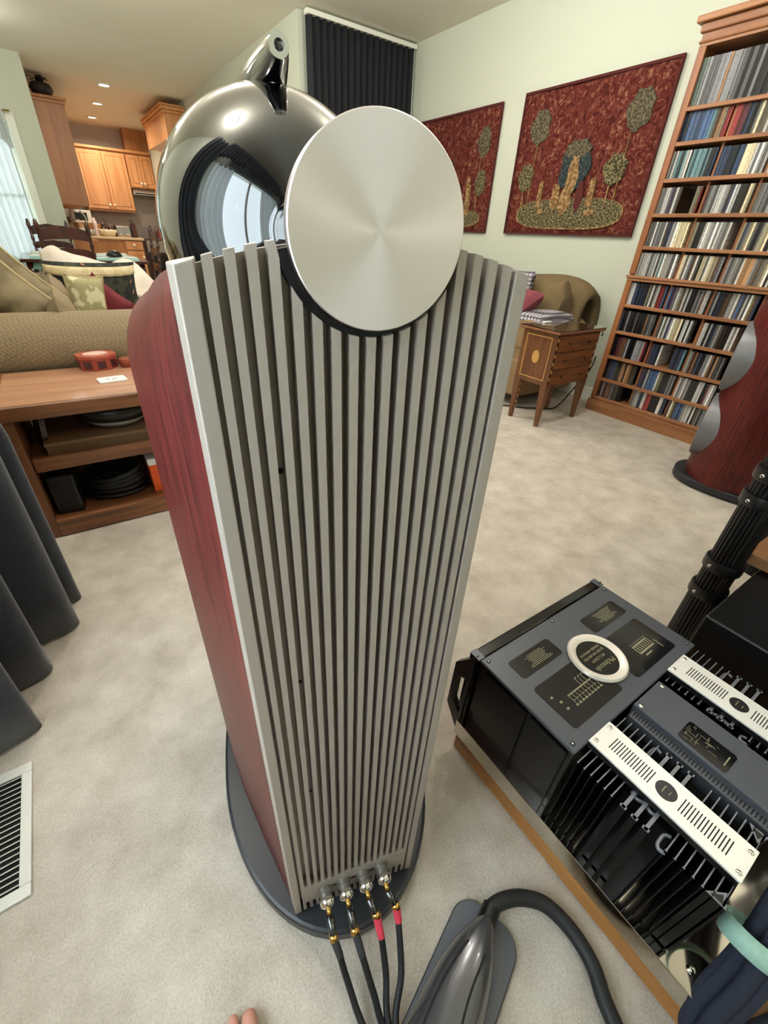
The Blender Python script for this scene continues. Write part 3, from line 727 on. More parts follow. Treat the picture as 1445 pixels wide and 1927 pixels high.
# near velvet drape: gathered folds, hand placed plan profile so the hem meets the carpet where it does
def velvet(name, label, plan, z1, group):
    t = thing(name, label, 'curtain', (plan[0][0], plan[0][1], 0), 0, group)
    o0 = Vector((plan[0][0], plan[0][1], 0))
    sm = []
    for i in range(len(plan)-1):
        p0 = plan[max(i-1, 0)]; p1 = plan[i]; p2 = plan[i+1]; p3 = plan[min(i+2, len(plan)-1)]
        for k in range(8):
            tt = k/8
            sm.append(tuple(.5*((2*p1[c])+(p2[c]-p0[c])*tt+(2*p0[c]-5*p1[c]+4*p2[c]-p3[c])*tt*tt+(3*p1[c]-p0[c]-3*p2[c]+p3[c])*tt**3) for c in (0, 1)))
    sm.append(plan[-1])
    cx_ = sum(p[0] for p in plan)/len(plan)
    def fn(u, v):
        p = sm[min(int(u*(len(sm)-1)+.5), len(sm)-1)]
        g_ = smoothstep(.26, .46, v)
        f = 1-.62*g_
        x = cx_-.16*g_+(p[0]-cx_)*f
        ye = plan[-1][1] if plan[-1][1] > 0 else plan[0][1]
        return Vector((x, ye+(p[1]-ye)*(1-.45*g_), .004+(z1-.004)*v+.006*math.sin(p[1]*60)*(1-v)**4))-o0
    MB().grid(len(sm), 18, fn).build('cloth', M_velvet, t, True, solid=.006)
    MB().tube([Vector((XL+.085, plan[0][1]-.05, z1+.01))-o0, Vector((XL+.085, plan[-1][1]+.05, z1+.01))-o0], .012, 12, False).build('rail', M_black, t, True)
    return t
velvet('velvet_drape', 'slate grey velvet drape gathered at the floor beside the wooden stand',
  [(-.55, .80), (-.47, .84), (-.34, .875), (-.31, .905), (-.37, .945), (-.45, .985), (-.40, 1.02), (-.30, 1.045), (-.283, 1.075), (-.33, 1.11), (-.40, 1.14), (-.33, 1.165), (-.235, 1.185), (-.215, 1.225), (-.25, 1.255), (-.34, 1.275), (-.29, 1.30), (-.215, 1.318), (-.205, 1.345), (-.25, 1.365), (-.40, 1.385), (-.52, 1.40)], 2.3, 'slate velvet drapes')
velvet('velvet_drape', 'slate grey velvet drape on the near side of the left window',
  [(-.52, -1.08), (-.42, -1.05), (-.34, -1.01), (-.42, -.97), (-.50, -.93), (-.40, -.89), (-.33, -.85), (-.42, -.81), (-.52, -.77), (-.42, -.73), (-.34, -.70), (-.42, -.66), (-.5, -.62), (-.42, -.58), (-.36, -.55), (-.44, -.51), (-.54, -.48)], 2.3, 'slate velvet drapes')
t = thing('valance', 'slate velvet valance across the top of the left window', 'valance', (XL+.12, .22, 1.84))
MB().grid(160, 6, lambda u, v: (.012*math.sin(2*PI*26*u)+.05, -.78+1.56*u, .02*math.sin(2*PI*5*u)*(1-v)+.50*v)).build('cloth', M_velvet, t, True, solid=.006)
MB().box(-.06, .05, -.78, .78, .48, .51).build('head_board', M_black, t)
fn = drape('', '', ((2.19, YF-.10), (3.265, YF-.10)), .04, 2.455, .020, 17, M_drape, seed=3, flare=.4)
t = thing('pleated_drape', 'charcoal pleated drape hanging from the ceiling on the end wall', 'curtain', (2.73, YF-.1, 0))
MB().grid(240, 14, lambda u, v: Vector(fn(u, v))-Vector((2.73, YF-.1, 0))).build('cloth', M_drape, t, True, solid=.004)
MB().box(-.545, .54, -.03, .03, 2.455, 2.485).build('track', M_trim, t, bevel=.003)
# lace curtain in the dining window
m, nt, b = new_mat('lace_sheer')
b.inputs['Base Color'].default_value = rgb(214, 222, 220); b.inputs['Roughness'].default_value = .9
tr = nt.nodes.new('ShaderNodeBsdfTranslucent'); tr.inputs[0].default_value = (.95, .97, .97, 1)
tp = nt.nodes.new('ShaderNodeBsdfTransparent'); m1 = nt.nodes.new('ShaderNodeMixShader'); m2 = nt.nodes.new('ShaderNodeMixShader')
m1.inputs[0].default_value = .22; m2.inputs[0].default_value = .03
nt.links.new(b.outputs[0], m1.inputs[1]); nt.links.new(tr.outputs[0], m1.inputs[2])
nt.links.new(m1.outputs[0], m2.inputs[1]); nt.links.new(tp.outputs[0], m2.inputs[2]); nt.links.new(m2.outputs[0], nt.nodes['Material Output'].inputs[0])
M_lace = m
M_lace2 = m.copy(); M_lace2.name = 'lace_dining'
for n_ in M_lace2.node_tree.nodes:
    if n_.type == 'BSDF_TRANSLUCENT': n_.inputs[0].default_value = (.42, .47, .47, 1)
    if n_.type == 'BSDF_PRINCIPLED': n_.inputs['Base Color'].default_value = rgb(206, 214, 212)
t = thing('sheer_curtain', 'pale sheer curtain across the left window', 'curtain', (XL+.05, .14, 0))
for k_, (ya_, yb_) in enumerate(((-.62, -.02), (.60, 1.06))):
    fs_ = drape('', '', ((XL+.055, ya_), (XL+.055, yb_)), .40, 1.80, .018, 8-3*k_, None, seed=8+k_)
    MB().grid(80, 8, lambda u, v: Vector(fs_(u, v))-Vector((XL+.05, .14, 0))).build('sheer_panel', M_lace, t, True)
MB().tube([(.0, -.78, 1.80), (.0, .76, 1.80)], .008, 10, False).build('rod', M_black, t, True)
t = thing('lace_curtain', 'white lace curtain over the dining window', 'curtain', (-.27, DY-.08, 0))
fn2 = drape('', '', ((-.60, DY-.07), (-.005, DY-.07)), .35, 1.90, .018, 9, M_lace, seed=5)
MB().grid(110, 10, lambda u, v: Vector(fn2(u, v))-Vector((-.27, DY-.08, 0))).build('sheer', M_lace2, t, True)
fn3 = drape('', '', ((-.60, DY-.10), (.02, DY-.10)), 1.72, 1.97, .03, 7, M_lace, seed=6)
MB().grid(90, 8, lambda u, v: Vector((fn3(u, v)[0]+.27, fn3(u, v)[1]-DY+.08, fn3(u, v)[2]-.10*(1-v)*math.sin(PI*u*2.5)**2+.04*u))).build('swag', M_lace2, t, True)
MB().tube([(-.36, -.01, 1.955), (.36, -.01, 1.985)], .01, 10, False).build('rod', mat('brass_rod', rgb(180, 160, 110), .3, .8), t, True)

# ------------------------------------------------------------------ bookcase and discs
BX0, BX1 = 3.06, XR-.004
BYL, BYR = 1.705, -.05
SH = [.105, .236, .391, .553, .716, .876, 1.040, 1.204, 1.368, 1.530, 1.675]
TOPZ = 1.905
B = thing('cd_bookcase', 'tall oak bookcase packed with CDs against the right wall', 'bookcase', (3.17, .83, 0))
def bb(x0, x1, y0, y1, z0, z1): return MB().box(x0-3.17, x1-3.17, y0-.83, y1-.83, z0, z1)
bb(BX0+.012, BX1, BYL-.022, BYL, .0, TOPZ).build('side_panel', M_oakv, B)
bb(BX0+.012, BX1, BYR, BYR+.022, .0, TOPZ).build('side_panel', M_oakv, B)
bb(BX1-.008, BX1, BYR+.022, BYL-.022, .05, TOPZ).build('back_panel', M_oakback, B)
bb(BX0, BX0+.018, BYL-.032, BYL+.004, .09, .868).build('stile', M_oakv, B, bevel=.002)
bb(BX0, BX0+.018, BYL-.032, BYL+.004, .89, TOPZ).build('stile', M_oakv, B, bevel=.002)
bb(BX0-.014, BX1, BYR-.01, BYL+.012, 0, .082).build('base', M_oak, B, bevel=.003)
bb(BX0-.006, BX1-.01, BYR, BYL-.022, .082, .105).build('base_moulding', M_oak, B, bevel=.006, seg=3)
for i, z in enumerate(SH[1:]):
    if abs(z-.876) < .001:
        bb(BX0-.012, BX1-.01, BYR-.012, BYL+.012, z-.010, z+.006).build('ledge_moulding', M_oak, B, bevel=.005, seg=3)
        bb(BX0-.004, BX1-.01, BYR, BYL+.004, z-.026, z-.010).build('ledge_moulding', M_oak, B, bevel=.004)
    else:
        bb(BX0+.002, BX1-.01, BYR+.022, BYL-.022, z-.018, z).build('shelf', M_oak, B, bevel=.002)
bb(BX0, BX1, BYR, BYL+.004, TOPZ, TOPZ+.055).build('frieze', M_oak, B)
for k, (o_, z0, z1) in enumerate(((.008, TOPZ+.012, TOPZ+.022), (.014, TOPZ+.05, TOPZ+.085), (.036, TOPZ+.085, TOPZ+.112))):
    bb(BX0-o_, BX1, BYR-o_, BYL+.004+o_, z0, z1).build('crown_moulding', M_oak, B, bevel=.006, seg=3)
DIV = [1.437, 1.192, .945, .698, .451, .204]
for i, z in enumerate(SH[:-1]):
    zt = SH[i+1]-.018
    for y in DIV: bb(BX0+.035, BX1-.008, y-.006, y+.006, z+.006*(i == 5), zt).build('divider', M_oakv, B)

def cd_mat(name, attr):
    m, nt, b = new_mat(name)
    if attr:
        c = nt.nodes.new('ShaderNodeAttribute'); c.attribute_name = 'tint'; colout = c.outputs['Color']
        vec = nt.nodes.new('ShaderNodeTexCoord').outputs['Object']
    else:
        c = nt.nodes.new('ShaderNodeObjectInfo'); colout = c.outputs['Color']
        tc = nt.nodes.new('ShaderNodeTexCoord'); ad = nt.nodes.new('ShaderNodeVectorMath'); ad.operation = 'ADD'
        nt.links.new(tc.outputs['Object'], ad.inputs[0]); nt.links.new(c.outputs['Location'], ad.inputs[1]); vec = ad.outputs[0]
    mp = nt.nodes.new('ShaderNodeMapping'); mp.inputs['Scale'].default_value = (1, 160, 70); nt.links.new(vec, mp.inputs[0])
    n = nt.nodes.new('ShaderNodeTexNoise'); n.inputs['Scale'].default_value = 1.0; n.inputs['Detail'].default_value = 2; nt.links.new(mp.outputs[0], n.inputs['Vector'])
    r = nt.nodes.new('ShaderNodeValToRGB'); r.color_ramp.elements[0].position = .36; r.color_ramp.elements[1].position = .48
    r.color_ramp.elements[0].color = (.25, .25, .27, 1); r.color_ramp.elements[1].color = (1, 1, 1, 1)
    nt.links.new(n.outputs['Fac'], r.inputs[0])
    mx = nt.nodes.new('ShaderNodeMix'); mx.data_type = 'RGBA'; mx.blend_type = 'MULTIPLY'; mx.inputs[0].default_value = .4
    nt.links.new(colout, mx.inputs[6]); nt.links.new(r.outputs[0], mx.inputs[7]); nt.links.new(mx.outputs[2], b.inputs['Base Color'])
    b.inputs['Roughness'].default_value = .25; b.inputs['Coat Weight'].default_value = .3
    return m
M_cd = cd_mat('cd_case', False); M_cds = cd_mat('cd_case_rest', True)
COLS = {'white': (226, 224, 216), 'pale grey': (186, 186, 182), 'grey': (128, 128, 130), 'black': (30, 30, 34), 'navy blue': (44, 54, 78), 'blue': (66, 92, 130), 'teal': (104, 138, 144), 'red': (134, 48, 48), 'maroon': (96, 44, 56), 'cream': (218, 204, 168), 'tan': (170, 128, 90), 'brown': (104, 74, 56), 'purple': (98, 66, 112), 'olive': (120, 116, 84), 'mint green': (190, 214, 196)}
PAL_UP = ['white']*8+['pale grey']*8+['grey']*5+['black']*3+['cream']*4+['navy blue', 'teal', 'maroon', 'tan', 'brown']
PAL_LO = ['white']*6+['pale grey']*6+['grey']*4+['black']*7+['navy blue']*2+['blue']*2+['brown']*2+['maroon', 'tan', 'teal', 'cream', 'cream', 'olive']
# hand noted colour runs at the left end of each row (bottom row first): (colour, count, gap after in m)
RUN = {
 0: [('brown', 2), ('grey', 1), ('maroon', 2), ('brown', 3), ('grey', 2), ('olive', 2), ('black', 3), None, ('white', 3), ('navy blue', 2), ('white', 1), ('red', 2), ('black', 3), ('black', 2), ('white', 2), ('navy blue', 3), ('cream', 1), ('olive', 2), ('blue', 4), ('white', 1)],
 1: [('black', 3), ('navy blue', 4), ('olive', 1), ('black', 2), ('tan', 2), ('brown', 2), ('tan', 2), ('brown', 2), ('olive', 2), None, None, ('purple', 2), ('navy blue', 2), ('white', 1), ('blue', 5)],
 2: [('black', 3), ('maroon', 2), ('brown', 3), ('grey', 2), ('black', 4), ('grey', 3), ('pale grey', 2), ('red', 1), ('maroon', 2), ('white', 1), ('navy blue', 2), ('blue', 2), ('white', 1), None, ('navy blue', 5)],
 4: [('white', 1), ('pale grey', 2), ('navy blue', 3), ('blue', 4), ('cream', 1), ('white', 2), ('pale grey', 3), ('red', 3), ('blue', 2), ('purple', 2), ('white', 2)],
 7: [('white', 2), ('pale grey', 4), ('purple', 1), ('pale grey', 3), ('brown', 1), None, ('cream', 2), ('red', 2)],
 8: [('pale grey', 3), ('teal', 4), ('white', 2), ('black', 1), ('teal', 7), ('black', 2), ('navy blue', 6), ('blue', 4), ('cream', 2)],
 9: [('blue', 12), ('teal', 2), ('tan', 3), ('cream', 1), ('red', 4), ('maroon', 1)],
 10: [],
}
cds = []   # (row, index in row, y0, y1, x0, z0, h, colour, tilt)
rnd = random.Random(11)
for row, z in enumerate(SH):
    pal = PAL_LO if row <= 4 else PAL_UP
    seq = list(RUN.get(row, [])); cur = None; left = 0
    edges = [BYL-.022]+DIV
    if row == 10:
        edges = [BYL-.022, .45]
    zz = z+(.006 if row == 5 else 0); idx = 0; stop = False
    for ci in range(len(edges)-1):
        y = edges[ci]-(.006 if ci else .0)-.003; yend = edges[ci+1]+.006+.002
        if yend < .40 and row != 10: continue
        gap_end = rnd.choice([0, 0, .01, .03]) if seq == [] else .0
        while True:
            if left <= 0:
                if seq:
                    it = seq.pop(0)
                    if it is None: y -= .075; continue
                    cur, left = it
                else:
                    cur = rnd.choice(pal); left = rnd.choice([1, 1, 1, 1, 2, 2, 3]) if row != 9 else rnd.choice([1, 2, 4])
            th = rnd.choice([.0098, .0100, .0104, .0104]) if row != 10 else rnd.choice([.011, .014, .014, .02])
            if rnd.random() < .05: th = .022
            if y-th < yend+gap_end: break
            h = .125 if row != 10 else .19
            h += rnd.uniform(-.0015, .0015)
            idx += 1
            c = cur
            if row == 10:
                c = 'mint green' if idx < 4 else ('grey' if idx < 11 else ('tan' if idx == 11 else rnd.choice(['black', 'grey', 'black'])))
            cds.append((row, idx, y-th, y, BX0+.022+rnd.uniform(0, .006), zz, h, c))
            y -= th+.0009; left -= 1
def pix_area(c):
    row, idx, y0, y1, x, z, h, col = c
    P = []
    for p in ((x, y0, z), (x, y1, z), (x, y1, z+h), (x, y0, z+h)):
        d = Vector(p)-CAM; f_ = d.dot(fwd); P.append((d.dot(rgt)/f_*FPX+CX, d.dot(dwn)/f_*FPX+CY))
    ar = abs(sum(P[i][0]*P[(i+1) % 4][1]-P[(i+1) % 4][0]*P[i][1] for i in range(4)))/2
    mx, my = sum(p[0] for p in P)/4, sum(p[1] for p in P)/4
    vis = 0 < mx < 1440 and 0 < my < 1900
    # hidden behind the red loudspeaker standing in front
    if my > 560 and mx > 1325+(830-my)*.486+4: vis = False
    return ar if vis else -1
ranked = sorted(range(len(cds)), key=lambda i: -pix_area(cds[i]))
single = set(ranked[:300])
ROWN = ['bottom shelf', 'second shelf from the floor', 'third shelf from the floor', 'fourth shelf from the floor', 'shelf just under the ledge', 'shelf just above the ledge', 'second shelf above the ledge', 'third shelf above the ledge', 'fourth shelf above the ledge', 'fifth shelf above the ledge', 'top shelf']
def ordinal(n):
    return '%d%s' % (n, 'th' if 10 <= n % 100 <= 20 else {1: 'st', 2: 'nd', 3: 'rd'}.get(n % 10, 'th'))
base_me = {}
rest_v = []; rest_f = []; rest_c = []
for i, (row, idx, y0, y1, x, z, h, c) in enumerate(cds):
    cc = COLS[c]; j = rnd.choice([rnd.uniform(.3, .6), rnd.uniform(.6, 1.0), rnd.uniform(.9, 1.18)]); col = lin(tuple(min(1, k/255*j) for k in cc))
    if pix_area(cds[i]) < 0 and y0 < .45: continue
    if i in single:
        key = (round(y1-y0, 4), row == 10)
        if key not in base_me:
            d = .142 if row != 10 else .135; w = (y1-y0)/2
            hh = .125 if row != 10 else .19
            mb = MB().box(0, d, -w, w, 0, hh)
            me = bpy.data.meshes.new('cd_case'); me.from_pydata(mb.v, [], mb.f); me.materials.append(M_cd); base_me[key] = me
        o = bpy.data.objects.new('cd_case' if row != 10 else 'boxed_disc_set', base_me[key]); COL.objects.link(o)
        o.location = (x, (y0+y1)/2, z); o.color = col+(1,)
        tag(o, '%s %s, %s from the left on the %s' % (c, 'CD case' if row != 10 else 'boxed disc set', ordinal(idx), ROWN[row]), 'cd' if row != 10 else 'boxed set', 'CD cases in the oak bookcase')
    else:
        k = len(rest_v); mb = MB().box(x, x+.142, y0, y1, z, z+h)
        rest_v += mb.v; rest_f += [tuple(a+k for a in f) for f in mb.f]; rest_c += [col+(1,)]*8
if rest_v:
    me = bpy.data.meshes.new('cd_cases'); me.from_pydata(rest_v, [], rest_f); me.materials.append(M_cds)
    ca = me.color_attributes.new('tint', 'FLOAT_COLOR', 'POINT')
    for i, c in enumerate(rest_c): ca.data[i].color = c
    o = bpy.data.objects.new('cd_cases', me); COL.objects.link(o)
    tag(o, 'remaining rows of CD cases filling the oak bookcase', 'cds', 'CD cases in the oak bookcase', 'stuff')

# ------------------------------------------------------------------ tapestries (generic woven garden pattern)
def tapestry_mat():
    m, nt, b = new_mat('woven_red')
    tc = nt.nodes.new('ShaderNodeTexCoord')
    v = nt.nodes.new('ShaderNodeTexVoronoi'); v.inputs['Scale'].default_value = 24; v.inputs['Randomness'].default_value = 1
    n = nt.nodes.new('ShaderNodeTexNoise'); n.inputs['Scale'].default_value = 34; n.inputs['Detail'].default_value = 4; n.inputs['Distortion'].default_value = 1.2
    for q in (v, n): nt.links.new(tc.outputs['Object'], q.inputs['Vector'])
    r = nt.nodes.new('ShaderNodeValToRGB'); E = r.color_ramp.elements
    E[0].position = .34; E[0].color = rgb(62, 28, 24); E[1].position = .74; E[1].color = rgb(150, 112, 84)
    e = E.new(.46); e.color = rgb(88, 36, 31); e = E.new(.58); e.color = rgb(102, 54, 44)
    nt.links.new(n.outputs['Fac'], r.inputs[0]); nt.links.new(r.outputs[0], b.inputs['Base Color'])
    b.inputs['Roughness'].default_value = .95; b.inputs['Specular IOR Level'].default_value = .1
    n2 = nt.nodes.new('ShaderNodeTexNoise'); n2.inputs['Scale'].default_value = 500
    nt.links.new(tc.outputs['Object'], n2.inputs['Vector'])
    bp = nt.nodes.new('ShaderNodeBump'); bp.inputs['Strength'].default_value = .3; bp.inputs['Distance'].default_value = .003
    nt.links.new(n2.outputs['Fac'], bp.inputs['Height']); nt.links.new(bp.outputs[0], b.inputs['Normal'])
    return m
def speck(name, c1, c2, s):
    m, nt, b = new_mat(name); tc = nt.nodes.new('ShaderNodeTexCoord')
    n = nt.nodes.new('ShaderNodeTexNoise'); n.inputs['Scale'].default_value = s; n.inputs['Detail'].default_value = 3; nt.links.new(tc.outputs['Object'], n.inputs['Vector'])
    r = nt.nodes.new('ShaderNodeValToRGB'); r.color_ramp.elements[0].position = .45; r.color_ramp.elements[1].position = .62
    r.color_ramp.elements[0].color = c1; r.color_ramp.elements[1].color = c2
    nt.links.new(n.outputs['Fac'], r.inputs[0]); nt.links.new(r.outputs[0], b.inputs['Base Color']); b.inputs['Roughness'].default_value = .95
    b.inputs['Specular IOR Level'].default_value = .1
    return m
M_tap = tapestry_mat()
M_tapedge = mat('woven_border', rgb(78, 26, 24), .95)
M_tapgreen = speck('woven_meadow', rgb(54, 52, 38), rgb(140, 126, 90), 90)
M_tapleaf = speck('woven_foliage', rgb(66, 62, 50), rgb(116, 104, 80), 70)
M_taptan = speck('woven_tan', rgb(112, 84, 54), rgb(164, 134, 92), 50)
M_tapblue = speck('woven_slate', rgb(40, 48, 50), rgb(70, 76, 72), 60)
def tapestry(label, y0, y1, z0, z1, motifs):
    """hangs on the right wall; local u runs from y1 (left in view) to y0"""
    t = thing('tapestry', label, 'tapestry', (XR-.012, (y0+y1)/2, z0), 0, 'red wall tapestries')
    w = y1-y0; h = z1-z0
    def S(u, v): return (w/2-u*w, v*h)
    mb = MB()
    def fn(a, c): return (-.004*math.sin(7*a+2*c)-.006*(c < .03), w/2-a*w, c*h+.004*math.sin(5*a)*(c > .9))
    mb.grid(24, 20, fn).build('cloth', M_tap, t, True, solid=.006)
    e = MB(); q = .011
    e.box(-.013, .003, -w/2, w/2, 0, q).box(-.013, .003, -w/2, w/2, h-q, h+.004).box(-.013, .003, -w/2, -w/2+q, q, h-q).box(-.013, .003, w/2-q, w/2, q, h-q)
    e.build('border', M_tapedge, t)
    MY = Matrix(((0, 0, 1, 0), (1, 0, 0, 0), (0, 1, 0, 0), (0, 0, 0, 1)))   # poly (y,z) extruded in x
    for mi, (kind, u, v, a, b_, m_) in enumerate(motifs):
        c = S(u, v)
        if kind == 'blob':
            P = [(c[0]+a*(1+.10*math.sin(5*k*2*PI/40+u*9))*math.cos(2*PI*k/40), c[1]+b_*(1+.08*math.sin(7*k*2*PI/40))*math.sin(2*PI*k/40)) for k in range(40)]
        elif kind == 'bar':
            P = [(c[0]-a, c[1]), (c[0]+a, c[1]), (c[0]+a*.7, c[1]+b_), (c[0]-a*.7, c[1]+b_)]
        elif kind == 'island':
            P = [(c[0]+a*math.copysign(abs(math.cos(2*PI*k/48))**.6, math.cos(2*PI*k/48)), c[1]+b_*math.copysign(abs(math.sin(2*PI*k/48))**.8, math.sin(2*PI*k/48))) for k in range(48)]
        elif kind == 'fan':
            P = [(c[0]-a, c[1]), (c[0]+a, c[1]), (c[0]+a*.55, c[1]+b_*.75), (c[0], c[1]+b_), (c[0]-a*.55, c[1]+b_*.75)]
        n_ = {'blob': 'woven_crown', 'bar': 'woven_stem', 'island': 'woven_meadow', 'fan': 'woven_motif'}[kind]
        dx = -.0112-.0003*mi
        MB().prism(P, dx, -.003, MY).build(n_, m_, t)
    return t
MOT = [('island', .50, .15, .46, .095, M_taptan), ('island', .50, .155, .45, .088, M_tapgreen),
 ('bar', .17, .2, .004, .50, M_taptan), ('blob', .17, .76, .085, .10, M_tapleaf), ('bar', .12, .2, .004, .2, M_taptan), ('blob', .12, .42, .07, .085, M_tapgreen),
 ('bar', .82, .2, .004, .50, M_taptan), ('blob', .84, .76, .085, .10, M_tapleaf), ('bar', .77, .2, .004, .2, M_taptan), ('blob', .78, .43, .08, .085, M_tapgreen),
 ('bar', .27, .2, .022, .16, M_taptan), ('bar', .66, .2, .028, .16, M_taptan),
 ('blob', .50, .47, .12, .15, M_tapblue), ('blob', .50, .58, .10, .05, M_tapleaf), ('blob', .50, .40, .045, .12, M_taptan), ('blob', .40, .27, .035, .08, M_taptan), ('blob', .58, .27, .03, .09, M_tapedge), ('blob', .48, .24, .05, .08, M_taptan), ('blob', .30, .17, .03, .02, M_taptan), ('blob', .68, .16, .04, .02, M_taptan)]
tapestry('large red woven tapestry hanging next to the bookcase', 1.885, 3.015, 1.09, 1.953, MOT)
MOT2 = [('island', .50, .12, .44, .07, M_taptan), ('island', .50, .125, .43, .063, M_tapgreen), ('bar', .84, .15, .004, .5, M_taptan), ('blob', .86, .74, .07, .10, M_tapleaf),
 ('blob', .87, .42, .06, .09, M_tapgreen), ('bar', .74, .15, .035, .22, M_taptan), ('blob', .73, .42, .02, .05, M_taptan), ('blob', .16, .72, .07, .1, M_tapleaf), ('bar', .16, .15, .004, .5, M_taptan), ('blob', .45, .4, .12, .2, M_tapblue)]
tapestry('red woven tapestry partly hidden behind the round silver disc', 3.238, 4.30, 1.09, 1.94, MOT2)

# ------------------------------------------------------------------ inlaid chest
C = thing('inlaid_chest', 'small inlaid walnut chest of drawers on tapered legs', 'chest', (2.585, 1.755, 0))
hx, hy = .215, .128
MB().box(-hx, hx, -hy, hy, .265, .575).build('carcass', M_chest, C, bevel=.002)
MB().box(-hx-.02, hx+.02, -hy-.02, hy+.02, .575, .590).build('top', wood('chest_top', rgb(112, 66, 40), rgb(150, 96, 62), .25, 'X', 10, .4), C, bevel=.004)
m, nt, b = new_mat('clear_glass'); b.inputs['Base Color'].default_value = (.9, .97, .97, 1); b.inputs['Roughness'].default_value = .02; b.inputs['Transmission Weight'].default_value = 1; b.inputs['IOR'].default_value = 1.45
MB().box(-hx-.02, hx+.022, -hy-.02, hy+.02, .5905, .595).build('glass_top', m, C, label='clear glass sheet on the chest')
for x, y in ((-1, -1), (1, -1), (-1, 1), (1, 1)):
    X, Y = x*(hx-.022), y*(hy-.022)
    R = [[(X+a*s+x*.004*(1-k), Y+b_*s+y*.004*(1-k), z) for a, b_ in ((-1, -1), (1, -1), (1, 1), (-1, 1))] for k, z, s in ((0, 0, .0105), (1, .265, .022))]
    l = MB().rings(R).build('leg', M_chest, C)
    for z in (.06, .1, .14, .18, .22): MB().box(X-.004, X+.004, Y+y*.0 -(.0105+.0115*z/.265)-.0006, Y-(.0105+.0115*z/.265)+.002, z, z+.02).build('leg_inlay', M_inlay, l)
# inlaid side (faces -x) and drawer front (faces -y)
s = MB(); x = -hx
for y0_, y1_, z0_, z1_ in ((-.095, .095, .545, .55), (-.095, .095, .295, .30), (-.095, -.090, .30, .545), (.090, .095, .30, .545)): s.box(x-.0015, x+.001, y0_, y1_, z0_, z1_)
s.build('stringing', M_inlay, C)
P = [(.026*math.cos(2*PI*k/28), .425+.038*math.sin(2*PI*k/28)) for k in range(28)]
MB().prism(P, -hx-.0015, -hx+.001, Matrix(((0, 0, 1, 0), (1, 0, 0, 0), (0, 1, 0, 0), (0, 0, 0, 1)))).build('oval_inlay', M_inlay, C, label='pale oval inlay')
for z0_, z1_ in ((.475, .562), (.372, .462), (.275, .362)):
    d = MB().box(-hx+.028, hx-.028, -hy-.006, -hy+.01, z0_, z1_).build('drawer', wood('drawer_front', rgb(96, 50, 24), rgb(140, 84, 42), .35, 'X', 14, .2) if 'drawer_front' not in bpy.data.materials else bpy.data.materials['drawer_front'], C, bevel=.0015)
    for x in (-.10, .10): MB().lathe([(.003, 0), (.003, .008), (.008, .012), (.006, .016)], T(x, -hy-.006, (z0_+z1_)/2) @ RX(PI/2), 14).build('knob', mat('dark_brass', rgb(70, 50, 26), .4, .7) if 'dark_brass' not in bpy.data.materials else bpy.data.materials['dark_brass'], d, True)
for x in (-hx+.012, hx-.012):
    for k in range(12): MB().box(x-.004, x+.004, -hy-.003, -hy+.002, .28+k*.023, .297+k*.023).build('dentil_inlay', M_inlay if k % 2 else M_walnut, C)
p = atz(1029, 607, .597)
tag(MB().box(p.x-.035, p.x+.035, p.y-.012, p.y+.012, .5955, .605).build('remote_control', M_offwhite, None, bevel=.003), 'small cream remote lying on the inlaid chest', 'remote control')
MBp = MB().tube([(2.79, 1.612, .574), (2.79, 1.608, .566), (2.797, 1.606, .556), (2.79, 1.606, .548), (2.783, 1.606, .556)], .003, 10)
tag(MBp.build('small_hook', M_black, None, True), 'small black hook under the corner of the chest top', 'hook')
tag(MB().tube([(2.50, 2.05, .006), (2.60, 1.93, .006), (2.72, 1.86, .006), (2.80, 1.80, .02), (2.86, 1.74, .16), (2.93, 1.70, .30), (2.99, 1.72, .38)], .005, 8).build('extension_cable', M_rubber, None, True), 'thin black cord trailing behind the inlaid chest', 'cord')

# ------------------------------------------------------------------ cushions helper
def cushion_pts(w, h, th, M, nu=15, nv=15, pinch=.10, wr=0.):
    mb = MB()
    def side(sg):
        def fn(u, v):
            a, c = 2*u-1, 2*v-1
            t_ = th*.5*((1-a**4)*(1-c**4))**.55
            t_ += wr*math.sin(9*a+14*c+2*math.sin(4*a))*(1-a**4)*(1-c**4)
            x = a*w/2*(1-pinch*(1-c*c)*a*a); z = c*h/2*(1-pinch*(1-a*a)*c*c)
            return M @ Vector((x, sg*t_, z))
        return fn
    mb.grid(nu, nv, side(1)); k = len(mb.v); mb.grid(nu, nv, side(-1))
    # flip second side
    n1_ = (nu-1)*(nv-1)
    mb.f = [f[::-1] for f in mb.f[:n1_]]+mb.f[n1_:]
    return mb
def cushion(name, label, w, h, th, loc, rot, m, cat='cushion', group=None, piping=None, pinch=.10, wr=0.):
    M = rot
    t = thing(name, label, cat, loc, 0, group)
    cushion_pts(w, h, th, M, 15 if not wr else 33, 15 if not wr else 33, pinch, wr).build('cover', m, t, True)
    if piping:
        P = []
        for k in range(0, 60):
            s = k/60*4; q = int(s); f = s-q
            a, c = ((-1+2*f, -1), (1, -1+2*f), (1-2*f, 1), (-1, 1-2*f))[q]
            P.append(M @ Vector((a*w/2*(1-pinch*(1-c*c)*a*a), 0, c*h/2*(1-pinch*(1-a*a)*c*c))))
        P.append(P[0])
        MB().tube(P, .005, 8, False).build('piping', piping, t, True)
    return t
